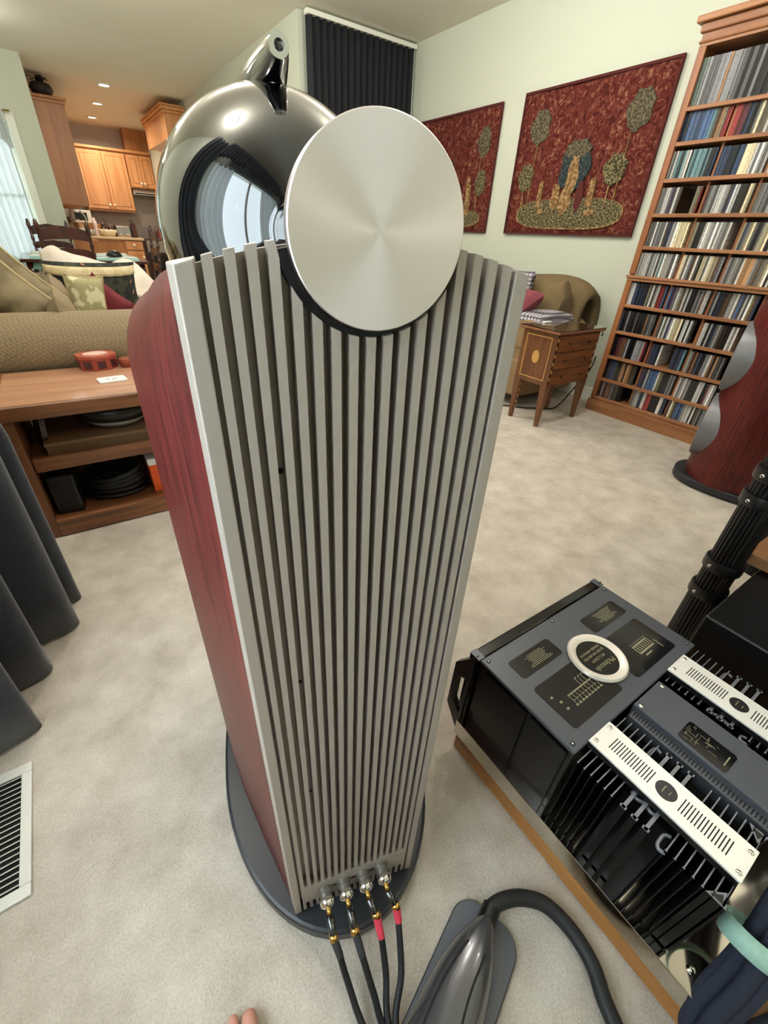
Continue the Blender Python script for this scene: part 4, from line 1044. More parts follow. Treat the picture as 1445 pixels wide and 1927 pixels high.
# ------------------------------------------------------------------ love seat under the tapestries
M_loves = mat('brown_damask', rgb(104, 86, 56), .9, bump=.1, bscale=200, var=.35, vscale=14)
M_loves2 = mat('tan_upholstery', rgb(136, 110, 78), .85, var=.15, vscale=10)
Lx, Ly = 2.83, 2.75
L = thing('love_seat', 'brown damask love seat under the tapestries behind the inlaid chest', 'sofa', (Lx, Ly, 0))
MB().box(-.30, .34, -.78, .78, .08, .34).build('base', M_loves2, L, bevel=.02)
for s in (-1, 1):
    y = s*.72
    R = [[(x, y+.09*math.cos(a)*(1+.1*math.sin(a)), .50+.085*math.sin(a)) for a in [2*PI*k/20 for k in range(20)]] for x in (-.30, -.29, .30)]
    MB().rings(R).build('arm_roll', M_loves2, L, 'angle')
    MB().box(-.29, .30, y-.07, y+.07, .08, .50).build('arm', M_loves2, L, bevel=.02)
def backfn(u, v):
    y = -.80+1.6*u; a = PI*v*1.05
    return (.27-.13*math.cos(a)*.9+.03, y, .45+.375*max(0, math.sin(a))**.7*(.93+.07*math.sin(6*u+1))*(1-.25*(abs(2*u-1))**8))
MB().grid(40, 14, backfn).build('back', M_loves, L, True, solid=.05)
for s in (-1, 1):
    cushion_pts(.66, .62, .17, T(-.02, s*.34, .41) @ RX(PI/2) @ RZ(0), pinch=.03).build('seat_cushion', M_loves2, L, True)
MB().rings([[(.10+.10*math.cos(a), y, .52+.30*math.sin(a)*k) for a in [2*PI*q/20 for q in range(20)]] for y, k in ((-.74, .75), (-.70, 1), (-.40, 1), (-.06, .9))]).build('back_cushion', M_loves, L, 'angle')
MB().rings([[(.10+.10*math.cos(a), y, .52+.30*math.sin(a)*k) for a in [2*PI*q/20 for q in range(20)]] for y, k in ((.02, .9), (.40, 1), (.70, 1), (.74, .75))]).build('back_cushion', M_loves, L, 'angle')
def plaid():
    m, nt, b = new_mat('grey_plaid'); tc = nt.nodes.new('ShaderNodeTexCoord')
    w1 = nt.nodes.new('ShaderNodeTexWave'); w1.bands_direction = 'Y'; w1.inputs['Scale'].default_value = 12
    w2 = nt.nodes.new('ShaderNodeTexWave'); w2.bands_direction = 'Z'; w2.inputs['Scale'].default_value = 12
    for w in (w1, w2): nt.links.new(tc.outputs['Object'], w.inputs['Vector'])
    mx = nt.nodes.new('ShaderNodeMath'); mx.operation = 'MULTIPLY'; nt.links.new(w1.outputs['Fac'], mx.inputs[0]); nt.links.new(w2.outputs['Fac'], mx.inputs[1])
    r = nt.nodes.new('ShaderNodeValToRGB'); r.color_ramp.elements[0].color = rgb(66, 62, 70); r.color_ramp.elements[1].color = rgb(176, 170, 176); r.color_ramp.elements[1].position = .35
    nt.links.new(mx.outputs[0], r.inputs[0]); nt.links.new(r.outputs[0], b.inputs['Base Color']); b.inputs['Roughness'].default_value = .95
    return m
M_plaid = plaid()
cushion('plaid_cushion', 'grey plaid cushion leaning on the love seat', .34, .30, .12, (2.82, 2.40, .72), RZ(PI/2-.3) @ RX(.25), M_plaid)
def throwfn(u, v): return (2.56+.42*u+.02*math.sin(9*v), 1.93+.62*v, .585+.03*math.sin(PI*u)+.02*math.sin(4*v+2*u)-.10*(v < .05)-.16*(u < .05))
tag(MB().grid(24, 28, throwfn).build('plaid_throw', M_plaid, None, True, solid=.012), 'grey plaid throw spread over the love seat arm', 'throw')
cushion('pink_cushion', 'dusty pink cushion on the love seat behind the chest', .28, .26, .12, (2.70, 2.22, .655), RZ(PI/2-.5) @ RX(.9), mat('dusty_pink', rgb(118, 52, 62), .9, var=.15, vscale=30))
cushion('dark_red_cushion', 'dark red cushion beside the plaid cushion', .26, .26, .10, (2.72, 2.58, .64), RZ(PI/2-.3) @ RX(.3), mat('dark_red_cloth', rgb(96, 30, 38), .9))
# ------------------------------------------------------------------ wooden media stand
sx0, sx1, sy0, sy1 = -.262, .72, 1.72, 2.17
S = thing('media_stand', 'low oak media stand with two open shelves beside the velvet drape', 'stand', ((sx0+sx1)/2, (sy0+sy1)/2, 0))
cx_, cy_ = (sx0+sx1)/2, (sy0+sy1)/2
def sb(x0, x1, y0, y1, z0, z1): return MB().box(x0-cx_, x1-cx_, y0-cy_, y1-cy_, z0, z1)
sb(sx0, sx1, sy0+.012, sy1, .462, .500).build('top', M_standtop, S, bevel=.003)
sb(sx0-.006, sx1+.006, sy0-.004, sy0+.018, .452, .501).build('front_edge', M_stand, S, bevel=.006, seg=3)
sb(sx0-.016, sx0+.004, sy0+.018, sy1, .458, .502).build('end_edge', M_stand, S, bevel=.004)
sb(sx0, sx0+.028, sy0+.01, sy1-.02, .0, .458).build('side_panel', M_standv, S, bevel=.002)
sb(sx1-.028, sx1, sy0+.01, sy1-.02, .0, .458).build('side_panel', M_standv, S, bevel=.002)
sb(sx0+.028, sx1-.028, sy0+.05, sy1-.02, .268, .290).build('shelf', M_stand, S)
sb(sx0+.03, sx1-.028, sy0+.035, sy0+.055, .254, .305).build('shelf_edge', M_stand, S, bevel=.004)
sb(sx0+.028, sx1-.028, sy0+.02, sy1-.02, .05, .068).build('shelf', M_stand, S)
sb(sx0+.028, sx1-.028, sy0+.006, sy0+.026, .004, .072).build('kick_board', M_stand, S, bevel=.004)
# things on and in the stand
def tin_mat():
    m, nt, b = new_mat('printed_tin'); tc = nt.nodes.new('ShaderNodeTexCoord')
    n = nt.nodes.new('ShaderNodeTexChecker'); n.inputs['Scale'].default_value = 16; n.inputs['Color1'].default_value = rgb(150, 62, 46); n.inputs['Color2'].default_value = rgb(92, 40, 40)
    nt.links.new(tc.outputs['Object'], n.inputs['Vector']); nt.links.new(n.outputs['Color'], b.inputs['Base Color']); b.inputs['Roughness'].default_value = .35
    return m
p = atz(186, 697, .5); rO = .062
t = thing('octagonal_box', 'octagonal brick red box with a pale label on the media stand', 'box', (p.x+.005, p.y+.045, .5), .2)
P = [(rO*1.15*math.cos(PI/8+k*PI/4), rO*math.sin(PI/8+k*PI/4)) for k in range(8)]
MB().prism(P, 0, .05).build('body', mat('brick_red_card', rgb(150, 66, 48), .4), t, bevel=.001)
MB().prism([(x*1.04, y*1.04) for x, y in P], .045, .056).build('lid', mat('brick_red_lid', rgb(170, 84, 66), .35), t, bevel=.001)
MB().prism([(.045*math.cos(2*PI*k/28), .034*math.sin(2*PI*k/28)) for k in range(28)], .056, .0572).build('label_oval', mat('pale_pink_label', rgb(226, 190, 176), .4), t)
for k in range(8):
    a = PI/4*k; M = RZ(a) @ T(0, 0, 0)
    d = (M @ Vector((1, 0, 0)))
    c = Vector((rO*1.15*math.cos(a)*.924, rO*math.sin(a)*.924, .022))
    MB().box(-.015, .015, -.0008, .0008, -.014, .014, T(*c) @ RZ(math.atan2(d.y/ (rO), d.x/(rO*1.15))-PI/2)).build('side_print', mat('dark_print', rgb(66, 34, 40), .4) if 'dark_print' not in bpy.data.materials else bpy.data.materials['dark_print'], t)
p = atz(232, 692, .5)
t = thing('small_tin', 'small copper brown tin behind the octagonal box', 'tin', (p.x+.02, p.y+.02, .5))
MB().lathe([(.026, 0), (.028, .003), (.028, .026), (.026, .028)], None, 24).build('body', mat('copper_brown', rgb(140, 70, 50), .35, .3), t, 'angle')
MB().lathe([(.0285, .02), (.0285, .031), (.026, .033)], None, 24).build('lid', mat('copper_brown_lid', rgb(160, 86, 62), .35, .3), t, 'angle')
p = atz(211, 714, .502)
t = thing('coaster', 'white rounded coaster with a grey sketch on the media stand', 'coaster', (p.x, p.y, .5005), .12)
MB().prism(rrect(-.047, .047, -.036, .036, .01, 5), 0, .004).build('card', M_offwhite, t)
g = MB(); rn = random.Random(2)
for k in range(22):
    a = rn.uniform(0, PI); x, y = rn.gauss(0, .012), rn.gauss(0, .008); L_ = rn.uniform(.005, .012)
    g.box(-L_/2, L_/2, -.0005, .0005, 0, .0003, T(x, y, .004) @ RZ(a))
g.build('sketch_print', mat('sketch_grey', rgb(96, 104, 112), .6), t)
# middle shelf
t = thing('flat_box', 'flat tan board box on the middle shelf of the media stand', 'box', (.16, 1.95, .2905))
MB().box(-.345, .35, -.155, .15, 0, .04).build('body', mat('tan_board', rgb(120, 90, 62), .6), t, bevel=.002)
MB().box(-.348, .353, -.158, .153, .036, .048).build('lid', mat('tan_board_lid', rgb(132, 100, 70), .6), t, bevel=.002)
t = thing('black_bowl', 'wide black bowl on the flat box in the media stand', 'bowl', (.06, 1.93, .339))
MB().lathe([(.05, .0), (.09, .01), (.145, .05), (.165, .095), (.158, .095), (.138, .054), (.085, .018), (.0, .012)], None, 40, True, False).build('shell', M_black, t, True)
MB().lathe([(.0885, .0085), (.128, .037), (.126, .041), (.087, .012)], None, 40, False, False).build('pale_band', mat('grey_band', rgb(150, 146, 138), .4), t, True)
t = thing('leaning_frame', 'dark frame leaning at the left end of the middle shelf', 'frame', (-.20, 1.93, .2905))
Mf = RZ(.15) @ RY(.12)
MB().box(-.008, .008, -.10, .10, 0, .125, Mf).build('panel', M_walnut, t)
MB().box(.008, .010, -.085, .085, .015, .11, Mf).build('picture', mat('sepia', rgb(120, 110, 96), .6), t)
# lower shelf
t = thing('black_case', 'small black case standing at the left of the bottom shelf', 'case', (-.175, 1.82, .0685), -.1)
MB().box(-.043, .043, -.05, .09, 0, .155).build('body', M_black, t, bevel=.006)
MB().box(-.03, .03, -.0515, -.05, .02, .135).build('front_grille', M_blackmatt, t)
t = thing('cable_coil', 'coil of black cable on the bottom shelf of the media stand', 'cable', (-.005, 1.89, .0685))
rn = random.Random(4)
for j in range(7):
    r = .102-.006*(j % 3); pts = []
    for k in range(25):
        a = 2*PI*k/24; pts.append((r*1.05*math.cos(a)+rn.uniform(-.003, .003), r*.85*math.sin(a)+rn.uniform(-.003, .003), .010+.013*j+.02*math.sin(a+1)*(j/7)+.008*(j > 0)))
    pts[-1] = pts[0]
    MB().tube(pts, .0085, 8, sub=2).build('turn', M_rubber, t, True)
t = thing('orange_box', 'orange carton with a white lid on the bottom shelf', 'box', (.168, 1.845, .0685))
MB().box(-.055, .06, -.055, .12, 0, .13).build('body', mat('orange_card', rgb(232, 92, 30), .5), t, bevel=.0015)
MB().box(-.057, .062, -.057, .122, .118, .145).build('lid', M_offwhite, t, bevel=.0015)
t = thing('paper_stack', 'crumpled papers at the back of the bottom shelf', 'papers', (-.06, 2.05, .0685))
for k in range(4): MB().box(-.10, .12, -.08, .07, .012*k, .012*k+.008, RZ(.12*k)).build('sheet', mat('mauve_paper', rgb(150, 128, 120), .7) if 'mauve_paper' not in bpy.data.materials else bpy.data.materials['mauve_paper'], t)

# ------------------------------------------------------------------ sofa
def quilt(name, c1, c2, s):
    m, nt, b = new_mat(name); tc = nt.nodes.new('ShaderNodeTexCoord')
    mp = nt.nodes.new('ShaderNodeMapping'); mp.inputs['Rotation'].default_value = (.785, .3, .785); nt.links.new(tc.outputs['Object'], mp.inputs[0])
    v = nt.nodes.new('ShaderNodeTexVoronoi'); v.inputs['Scale'].default_value = s; v.inputs['Randomness'].default_value = .15; nt.links.new(mp.outputs[0], v.inputs['Vector'])
    r = nt.nodes.new('ShaderNodeValToRGB'); r.color_ramp.elements[0].color = c2; r.color_ramp.elements[1].color = c1; r.color_ramp.elements[1].position = .7
    nt.links.new(v.outputs['Distance'], r.inputs[0]); nt.links.new(r.outputs[0], b.inputs['Base Color'])
    bp = nt.nodes.new('ShaderNodeBump'); bp.inputs['Strength'].default_value = .35; bp.inputs['Distance'].default_value = .01; bp.invert = True
    nt.links.new(v.outputs['Distance'], bp.inputs['Height']); nt.links.new(bp.outputs[0], b.inputs['Normal']); b.inputs['Roughness'].default_value = .8
    return m
M_sofa = quilt('tan_matelasse', rgb(126, 109, 82), rgb(146, 128, 98), 90)
F = thing('sofa', 'long tan quilted sofa with rolled arm behind the media stand', 'sofa', (-.06, 3.25, 0))
MB().box(-.54, .46, -.92, .95, .07, .40).build('base', M_sofa, F, bevel=.02)
for y in (-.93, .93):
    R = [[(x, y+.14*math.cos(a), .550+.138*math.sin(a)) for a in [2*PI*k/28 for k in range(28)]] for x in (-.55, .465, .475)]
    MB().rings(R).build('arm_roll', M_sofa, F, 'angle')
    MB().box(-.55, .46, y-.10, y+.08, .05, .58).build('arm', M_sofa, F, bevel=.015)
MB().box(-.57, -.36, -.9, .9, .1, .82).build('back', M_sofa, F, bevel=.05, seg=4)
for k in range(3): cushion_pts(.60, .76, .16, T(.04, -.57+.57*k, .44) @ RX(PI/2) @ RZ(PI/2) @ RX(0), pinch=.02).build('seat_cushion', M_sofa, F, True)
for x in (-.5, .4):
    for y in (-.85, .88): MB().lathe([(.02, 0), (.03, .07)], T(x, y, 0), 16).build('leg', M_walnut, F)
def damask(name, c1, c2, s):
    m = speck(name, c1, c2, s); m.node_tree.nodes['Principled BSDF'].inputs['Roughness'].default_value = .6
    return m
M_dam = damask('taupe_silk_damask', rgb(112, 100, 76), rgb(142, 128, 100), 9)
M_pipe = mat('gold_piping', rgb(176, 156, 112), .6)
# two large back cushions leaning to the left, seen from their ends
cushion('back_cushion', 'large taupe silk cushion nearest the camera on the sofa', .46, .42, .18, (-.285, 2.52, .70), RZ(-.5) @ RY(-.72) @ RX(.10), M_dam, 'cushion', 'large sofa cushions', M_pipe, .08, .009)
cushion('back_cushion', 'large taupe silk cushion behind the nearest one on the sofa', .50, .44, .18, (-.275, 2.82, .69), RZ(-.45) @ RY(-.72) @ RX(.1), M_dam, 'cushion', 'large sofa cushions', M_pipe, .08, .009)
def floral(name, base, dark, c3):
    m, nt, b = new_mat(name); tc = nt.nodes.new('ShaderNodeTexCoord')
    v = nt.nodes.new('ShaderNodeTexVoronoi'); v.inputs['Scale'].default_value = 11; nt.links.new(tc.outputs['Object'], v.inputs['Vector'])
    n = nt.nodes.new('ShaderNodeTexNoise'); n.inputs['Scale'].default_value = 18; n.inputs['Detail'].default_value = 3; nt.links.new(tc.outputs['Object'], n.inputs['Vector'])
    r = nt.nodes.new('ShaderNodeValToRGB'); E = r.color_ramp.elements; E[0].position = .12; E[0].color = c3; E[1].position = .30; E[1].color = base
    r.color_ramp.interpolation = 'CONSTANT'
    e = E.new(.20); e.color = dark
    nt.links.new(v.outputs['Distance'], r.inputs[0])
    r2 = nt.nodes.new('ShaderNodeValToRGB'); r2.color_ramp.elements[0].position = .48; r2.color_ramp.elements[1].position = .54; r2.color_ramp.elements[0].color = (0, 0, 0, 1); r2.color_ramp.elements[1].color = (1, 1, 1, 1)
    nt.links.new(n.outputs['Fac'], r2.inputs[0])
    mx = nt.nodes.new('ShaderNodeMix'); mx.data_type = 'RGBA'; nt.links.new(r2.outputs[0], mx.inputs[0]); mx.inputs[6].default_value = dark; nt.links.new(r.outputs[0], mx.inputs[7])
    nt.links.new(mx.outputs[2], b.inputs['Base Color']); b.inputs['Roughness'].default_value = .9
    return m
M_flor = floral('dark_floral', rgb(70, 74, 60), rgb(44, 46, 42), rgb(200, 140, 110))
c = aty(185, 560, 3.55)
t = cushion('floral_cushion', 'dark floral cushion with a cream patterned band on the sofa', .50, .34, .13, (c.x-.0, 3.60, .64), RX(.35), M_flor, pinch=.06)
MB().grid(20, 4, lambda u, v: (RX(.35) @ Vector((-.24+.48*u, -.005-.065*max(0, (1-(-.96+1.92*u)**4)*(1-(.66+.27*v)**4))**.55, .17*(.66+.27*v)*(1-.06*(1-(-.96+1.92*u)**2)))))).build('cream_band', floral('cream_band_print', rgb(222, 206, 166), rgb(206, 188, 146), rgb(110, 96, 70)), t, True, solid=.006)
c = aty(172, 578, 2.75)
cushion('leaf_cushion', 'small cream cushion with a leaf pattern on the sofa', .17, .22, .09, (c.x-.005, 2.80, .672), RZ(.25) @ RY(.10), floral('leaf_print', rgb(214, 206, 170), rgb(160, 152, 112), rgb(120, 116, 80)), piping=M_pipe)
c = aty(205, 585, 2.95)
cushion('maroon_cushion', 'plain maroon cushion behind the leaf pattern cushion', .24, .24, .10, (c.x-.02, 3.02, .61), RZ(-.1) @ RY(.75), mat('maroon_velvet', rgb(104, 24, 34), .8))
def throw2(u, v):
    x = -.03+.66*u; y = 3.80+.50*v
    z = .745+.035*math.sin(5*u+1)*math.sin(3*v)+.030*math.sin(13*u+4*v)+.07*math.exp(-((u-.14)/.11)**2)-.13*smoothstep(.85, 1, u)-.16*smoothstep(.25, 0, v)
    return (x, y, z)
tag(MB().grid(50, 24, throw2).build('cream_throw', mat('cream_throw', rgb(216, 204, 190), .85, var=.1, vscale=12), None, True, solid=.02), 'crumpled cream throw over the far end of the sofa', 'throw')

# ------------------------------------------------------------------ dining table and ladder-back chairs
Tt = thing('dining_table', 'dark dining table under a white and teal cloth', 'table', (.33, 6.25, 0))
MB().box(-.55, .55, -.55, .6, .655, .685).build('table_top', M_walnut, Tt, bevel=.006)
for x in (-.48, .48):
    for y in (-.48, .53): MB().lathe([(.022, 0), (.03, .1), (.022, .2), (.038, .5), (.03, .655)], T(x, y, 0), 16).build('leg', M_walnut, Tt, True)
def clothmat():
    m, nt, b = new_mat('striped_cloth'); tc = nt.nodes.new('ShaderNodeTexCoord')
    w = nt.nodes.new('ShaderNodeTexWave'); w.bands_direction = 'Y'; w.inputs['Scale'].default_value = .9; w.inputs['Distortion'].default_value = 1.5; nt.links.new(tc.outputs['Object'], w.inputs['Vector'])
    r = nt.nodes.new('ShaderNodeValToRGB'); E = r.color_ramp.elements; E[0].color = rgb(226, 228, 224); E[1].color = rgb(140, 182, 176); E[0].position = .55; E[1].position = .95
    nt.links.new(w.outputs['Fac'], r.inputs[0]); nt.links.new(r.outputs[0], b.inputs['Base Color']); b.inputs['Roughness'].default_value = .85
    return m
tag(MB().grid(40, 30, lambda u, v: (-.16+.98*u, 5.74+1.0*v, .698+.012*math.sin(9*u)*math.sin(7*v)-.10*(u < .01)-.10*(u > .99)-.10*(v < .01))).build('table_cloth', clothmat(), None, True, solid=.008), 'white and teal cloth rumpled over the dining table', 'tablecloth')
p = aty(153, 505, 5.95)
t = thing('black_bowl', 'round black bowl upside down on the dining cloth', 'bowl', (aty(220, 500, 5.9).x, 5.9, .712))
MB().lathe([(.075, 0), (.072, .02), (.05, .045), (.018, .055), (.0, .056)], None, 24).build('shell', M_black, t, True)
def make_chair(label, loc, rotz, w=.19):
    t = thing('dining_chair', label, 'chair', loc, rotz, 'ladder-back dining chairs')
    def post(x, y0, z0, z1, lean, turned):
        prof = []
        N = 60
        for i in range(N+1):
            z = z0+(z1-z0)*i/N; k = i/N
            r = .017
            if turned and k > .46: r = .0155+.004*math.sin((k-.46)*95)*(k < .86)
            if turned and k > .88: r = .010+.011*math.sin((k-.88)/.12*PI*1.0)**.8*(1.0 if k < .97 else .7)
            prof.append((max(r, .003), z))
        M = Matrix(((1, 0, 0, x), (0, 1, lean, y0-lean*.45), (0, 0, 1, 0), (0, 0, 0, 1)))
        return MB().lathe(prof, M, 12)
    for s in (-1, 1):
        post(s*w, -.19, 0, 1.005, -.12, True).build('back_post', M_walnut, t, True)
        post(s*(w+.02), .20, 0, .45, 0, False).build('front_leg', M_walnut, t, True)
    for zc, hh in ((.60, .09), (.745, .10), (.895, .13)):
        N = 20; top = []; bot = []
        for i in range(N+1):
            a = i/N*2-1; x = a*(w-.008)
            sc = .55+.45*math.cos(a*PI/2)+.10*math.cos(a*PI*3)*.5
            top.append((x, zc+hh*.5*sc)); bot.append((x, zc-hh*.38+.018*(1-a*a)))
        M = T(0, -.19-.12*(zc-.45)-.007, 0) @ RX(PI/2)
        MB().prism(top+bot[::-1], -.014, .0, M).build('slat', M_walnut, t)
    MB().prism([(-w-.02, .22), (w+.02, .22), (w, -.19), (-w, -.19)], .43, .462).build('seat', M_walnut, t, bevel=.008)
    for z in (.16, .27):
        MB().tube([(-w-.02, .20, z), (w+.02, .20, z)], .011, 10, False).build('stretcher', M_walnut, t, True)
        for s in (-1, 1): MB().tube([(s*(w+.02), .20, z+.03), (s*w, -.18, z+.03)], .010, 10, False).build('stretcher', M_walnut, t, True)
    return t
make_chair('dark ladder-back chair nearest the sofa at the dining table', (.165, 5.62, 0), .08)
make_chair('dark ladder-back chair nearest the lace curtained window', (.11, 7.18, 0), PI)
make_chair('dark ladder-back chair seen side on at the right of the dining table', (.80, 6.12, 0), PI/2)

# ------------------------------------------------------------------ kitchen
M_knob = mat('knob_porcelain', rgb(236, 226, 206), .3)
def door(mb_parent, x0, x1, z0, z1, y, knob=None, knobz=None):
    d = MB().box(x0, x1, y-.02, y, z0, z1).build('door', M_cherry, mb_parent, bevel=.004)
    f = .06
    MB().box(x0+f, x1-f, y-.0235, y-.019, z0+f, z1-f).build('raised_panel', M_cherry, d, bevel=.004)
    g = MB()
    g.box(x0+f-.012, x0+f, y-.0206, y-.019, z0+f-.012, z1-f+.012).box(x1-f, x1-f+.012, y-.0206, y-.019, z0+f-.012, z1-f+.012).box(x0+f, x1-f, y-.0206, y-.019, z0+f-.012, z0+f).box(x0+f, x1-f, y-.0206, y-.019, z1-f, z1-f+.012)
    g.build('panel_groove', M_cherryside, d)
    if knob is not None: MB().lathe([(.008, 0), (.008, .012), (.022, .02), (.018, .032)], T(knob, y-.02, knobz) @ RX(PI/2), 16).build('knob', M_knob, d, True)
# end of the left upper run
t = thing('wall_cabinet', 'tall wall cabinet end panel beside the dining wall', 'cabinet', (.52, 8.3, 0), 0, 'maple kitchen cabinets')
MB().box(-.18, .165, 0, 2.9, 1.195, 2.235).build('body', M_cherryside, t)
MB().box(-.18, .185, -.02, 2.9, 2.225, 2.26).build('cornice', M_cherryside, t, bevel=.006)
MB().box(-.18, .205, -.04, 2.9, 2.26, 2.29).build('cornice', M_cherryside, t, bevel=.008)
# back wall uppers
t = thing('wall_cabinet', 'tall two door maple wall cabinet on the kitchen back wall', 'cabinet', (1.32, 11.3, 0), 0, 'maple kitchen cabinets')
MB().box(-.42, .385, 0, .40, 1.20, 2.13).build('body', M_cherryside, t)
door(t, -.41, -.012, 1.235, 2.105, 0, -.05, 1.30); door(t, -.004, .375, 1.235, 2.105, 0, .03, 1.30)
MB().box(-.44, .40, -.035, .40, 2.13, 2.17).build('cornice', M_cherry, t, bevel=.01)
t = thing('wall_cabinet', 'short two door maple wall cabinet above the range hood', 'cabinet', (2.0, 11.3, 0), 0, 'maple kitchen cabinets')
MB().box(-.29, .155, 0, .40, 1.60, 2.13).build('body', M_cherryside, t)
door(t, -.28, -.07, 1.62, 2.105, 0, -.095, 1.68); door(t, -.062, .15, 1.62, 2.105, 0, -.03, 1.68)
MB().box(-.30, .157, -.035, .40, 2.13, 2.17).build('cornice', M_cherry, t, bevel=.01)
t = thing('duct_cover', 'maple box covering the hood duct up to the ceiling', 'duct cover', (2.0, 11.38, 2.171))
MB().box(-.23, .155, 0, .33, 0, .327).build('box', M_cherryside, t)
MB().box(-.24, .156, -.01, .33, 0, .015).build('moulding', M_cherry, t)
t = thing('range_hood', 'slim stainless range hood under the short cabinet', 'range hood', (2.0, 11.22, 1.50))
vsx = [(-.28, 0), (.155, 0), (.155, .48), (-.28, .48)]
R = [[(x, y, 0) for x, y in vsx], [(x, y, .04) for x, y in vsx], [(x*.98, .12+y*.75, .099) for x, y in vsx]]
MB().rings(R).build('canopy', mat('stainless', rgb(190, 184, 176), .3, .8), t)
MB().box(-.26, .13, -.002, .002, .008, .03).build('control_strip', M_black, t)
# corner cabinet near the partition
t = thing('wall_cabinet', 'maple wall cabinet with deep crown moulding beside the partition wall', 'cabinet', (1.98, 8.35, 0), 0, 'maple kitchen cabinets')
MB().box(-.10, .178, 0, 1.5, 2.06, 2.33).build('body', M_cherry, t)
for k, (o_, z0, z1) in enumerate(((.012, 2.31, 2.335), (.025, 2.335, 2.37), (.045, 2.37, 2.41), (.055, 2.41, 2.43))):
    MB().box(-.10-o_, .178, -o_, 1.5, z0, z1).build('crown_moulding', M_cherry, t, bevel=.015)
MB().lathe([(.008, 0), (.008, .012), (.018, .02), (.014, .03)], T(.02, 0, 2.10) @ RX(PI/2), 14).build('knob', M_knob, t, True)
# base run
t = thing('base_cabinet', 'maple base cabinet with drawer and plain back panel', 'cabinet', (1.0, 9.8, 0), 0, 'maple kitchen cabinets')
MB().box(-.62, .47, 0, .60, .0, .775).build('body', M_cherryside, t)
d = MB().box(.19, .46, -.02, 0, .63, .755).build('drawer', M_cherry, t, bevel=.005)
MB().lathe([(.008, 0), (.008, .012), (.022, .02), (.018, .032)], T(.325, -.02, .70) @ RX(PI/2), 14).build('knob', M_knob, d, True)
door(t, .19, .46, .06, .61, 0, .44, .52)
tag(MB().box(.36, 1.50, 9.76, 10.42, .7755, .81).build('countertop', mat('beige_laminate', rgb(206, 180, 140), .35), None, bevel=.006), 'beige laminate countertop over the base cabinet', 'countertop')
CT = .8105; CYY = 10.0
def cpx(u): return aty(u, 440, CYY).x
t = thing('toaster', 'chrome toaster with black ends on the countertop', 'toaster', (cpx(233), CYY, CT))
MB().box(-.115, .115, -.07, .07, .01, .165).build('shell', mat('toaster_steel', rgb(180, 174, 170), .2, .9), t, bevel=.02, seg=3)
for s in (-1, 1): MB().box(s*.115, s*.135, -.075, .075, 0, .17).build('end_cap', M_black, t, bevel=.01)
for s in (-.055, .055): MB().lathe([(.02, 0), (.02, .014), (.012, .018)], T(s, -.07, .045) @ RX(PI/2), 16).build('dial', M_chrome, t, True)
t = thing('knife_block', 'reddish wooden block with knives beside the toaster', 'knife block', (cpx(253), CYY, CT))
MB().box(-.04, .04, -.06, .06, 0, .2, RX(-.2)).build('block', M_walnut, t)
for k in range(3): MB().box(-.025+.02*k, -.015+.02*k, -.01, .01, .2, .27, RX(-.2)).build('handle', M_black, t)
t = thing('serving_dish', 'cream scalloped dish on the countertop', 'dish', (cpx(206), CYY-.02, CT))
R = [[(math.cos(2*PI*k/48)*rx, math.sin(2*PI*k/48)*rx*.5, z+w*math.sin(12*PI*k/24)) for k in range(48)] for rx, z, w in ((.10, 0, 0), (.14, .05, .002), (.155, .10, .008), (.148, .10, .008), (.13, .05, .002), (.02, .02, 0))]
MB().rings(R).build('bowl', mat('cream_ceramic', rgb(214, 200, 168), .3), t, True)
t = thing('wooden_utensils', 'brown wooden ornaments standing behind the cream dish', 'ornament', (cpx(205), CYY+.12, CT))
MB().lathe([(.05, 0), (.06, .05), (.045, .12), (.03, .14), (.035, .17), (.02, .19)], T(-.05, 0, 0), 18).build('vase', M_walnut, t, True)
MB().lathe([(.05, 0), (.055, .06), (.04, .13), (.02, .17)], T(.06, 0, 0), 18).build('vase', M_walnut, t, True)
MB().tube([(0, 0, 0), (0, 0, .2), (-.02, 0, .26)], .008, 8).build('spoon', M_walnut, t, True)
t = thing('white_bottle', 'pale pink ceramic bottle on the countertop', 'bottle', (cpx(183), CYY, CT))
MB().lathe([(.03, 0), (.036, .02), (.03, .12), (.036, .17), (.034, .21), (.02, .22), (.024, .25), (.012, .26)], None, 20).build('body', mat('pale_ceramic', rgb(222, 204, 196), .35), t, True)
t = thing('glass_bowl', 'grey glass bowl beside the pale bottle on the countertop', 'bowl', (cpx(171), CYY, CT))
MB().lathe([(.04, 0), (.08, .03), (.1, .09), (.094, .09), (.075, .035), (.01, .015)], None, 24, True, False).build('shell', mat('grey_glass', rgb(170, 168, 160), .15, .2), t, True)
p = aty(146, 432, 9.2)
t = thing('chrome_pitcher', 'round chrome pitcher on the dining side of the kitchen', 'pitcher', (p.x, 9.2, .775))
MB().lathe([(.05, 0), (.06, .01), (.10, .06), (.115, .11), (.10, .17), (.06, .21), (.05, .23), (.065, .26), (.058, .26)], None, 28, True, False).build('body', M_chrome, t, True)
pts = [(.07*math.cos(a)+.08, 0, .24+.12*math.sin(a)) for a in [-1.1+2.6*k/12 for k in range(13)]]
MB().tube(pts, .012, 10).build('handle', M_chrome, t, True)
tag(MB().box(.34, p.x+.22, 9.0, 9.45, .0, .7745).build('side_counter', M_cherryside, None, bevel=.004), 'narrow maple side counter under the chrome pitcher', 'counter')
p = aty(147, 386, 10.9)
t = thing('microwave', 'white microwave with dark door under the left wall cabinets', 'microwave', (p.x+.02, 11.35, 1.205))
t.location.z = .99
MB().box(-.16, .17, -.12, .3, .0, .20).build('case', M_offwhite, t, bevel=.01)
MB().box(-.10, .10, -.125, -.12, .04, .16).build('window', M_glassblack, t)
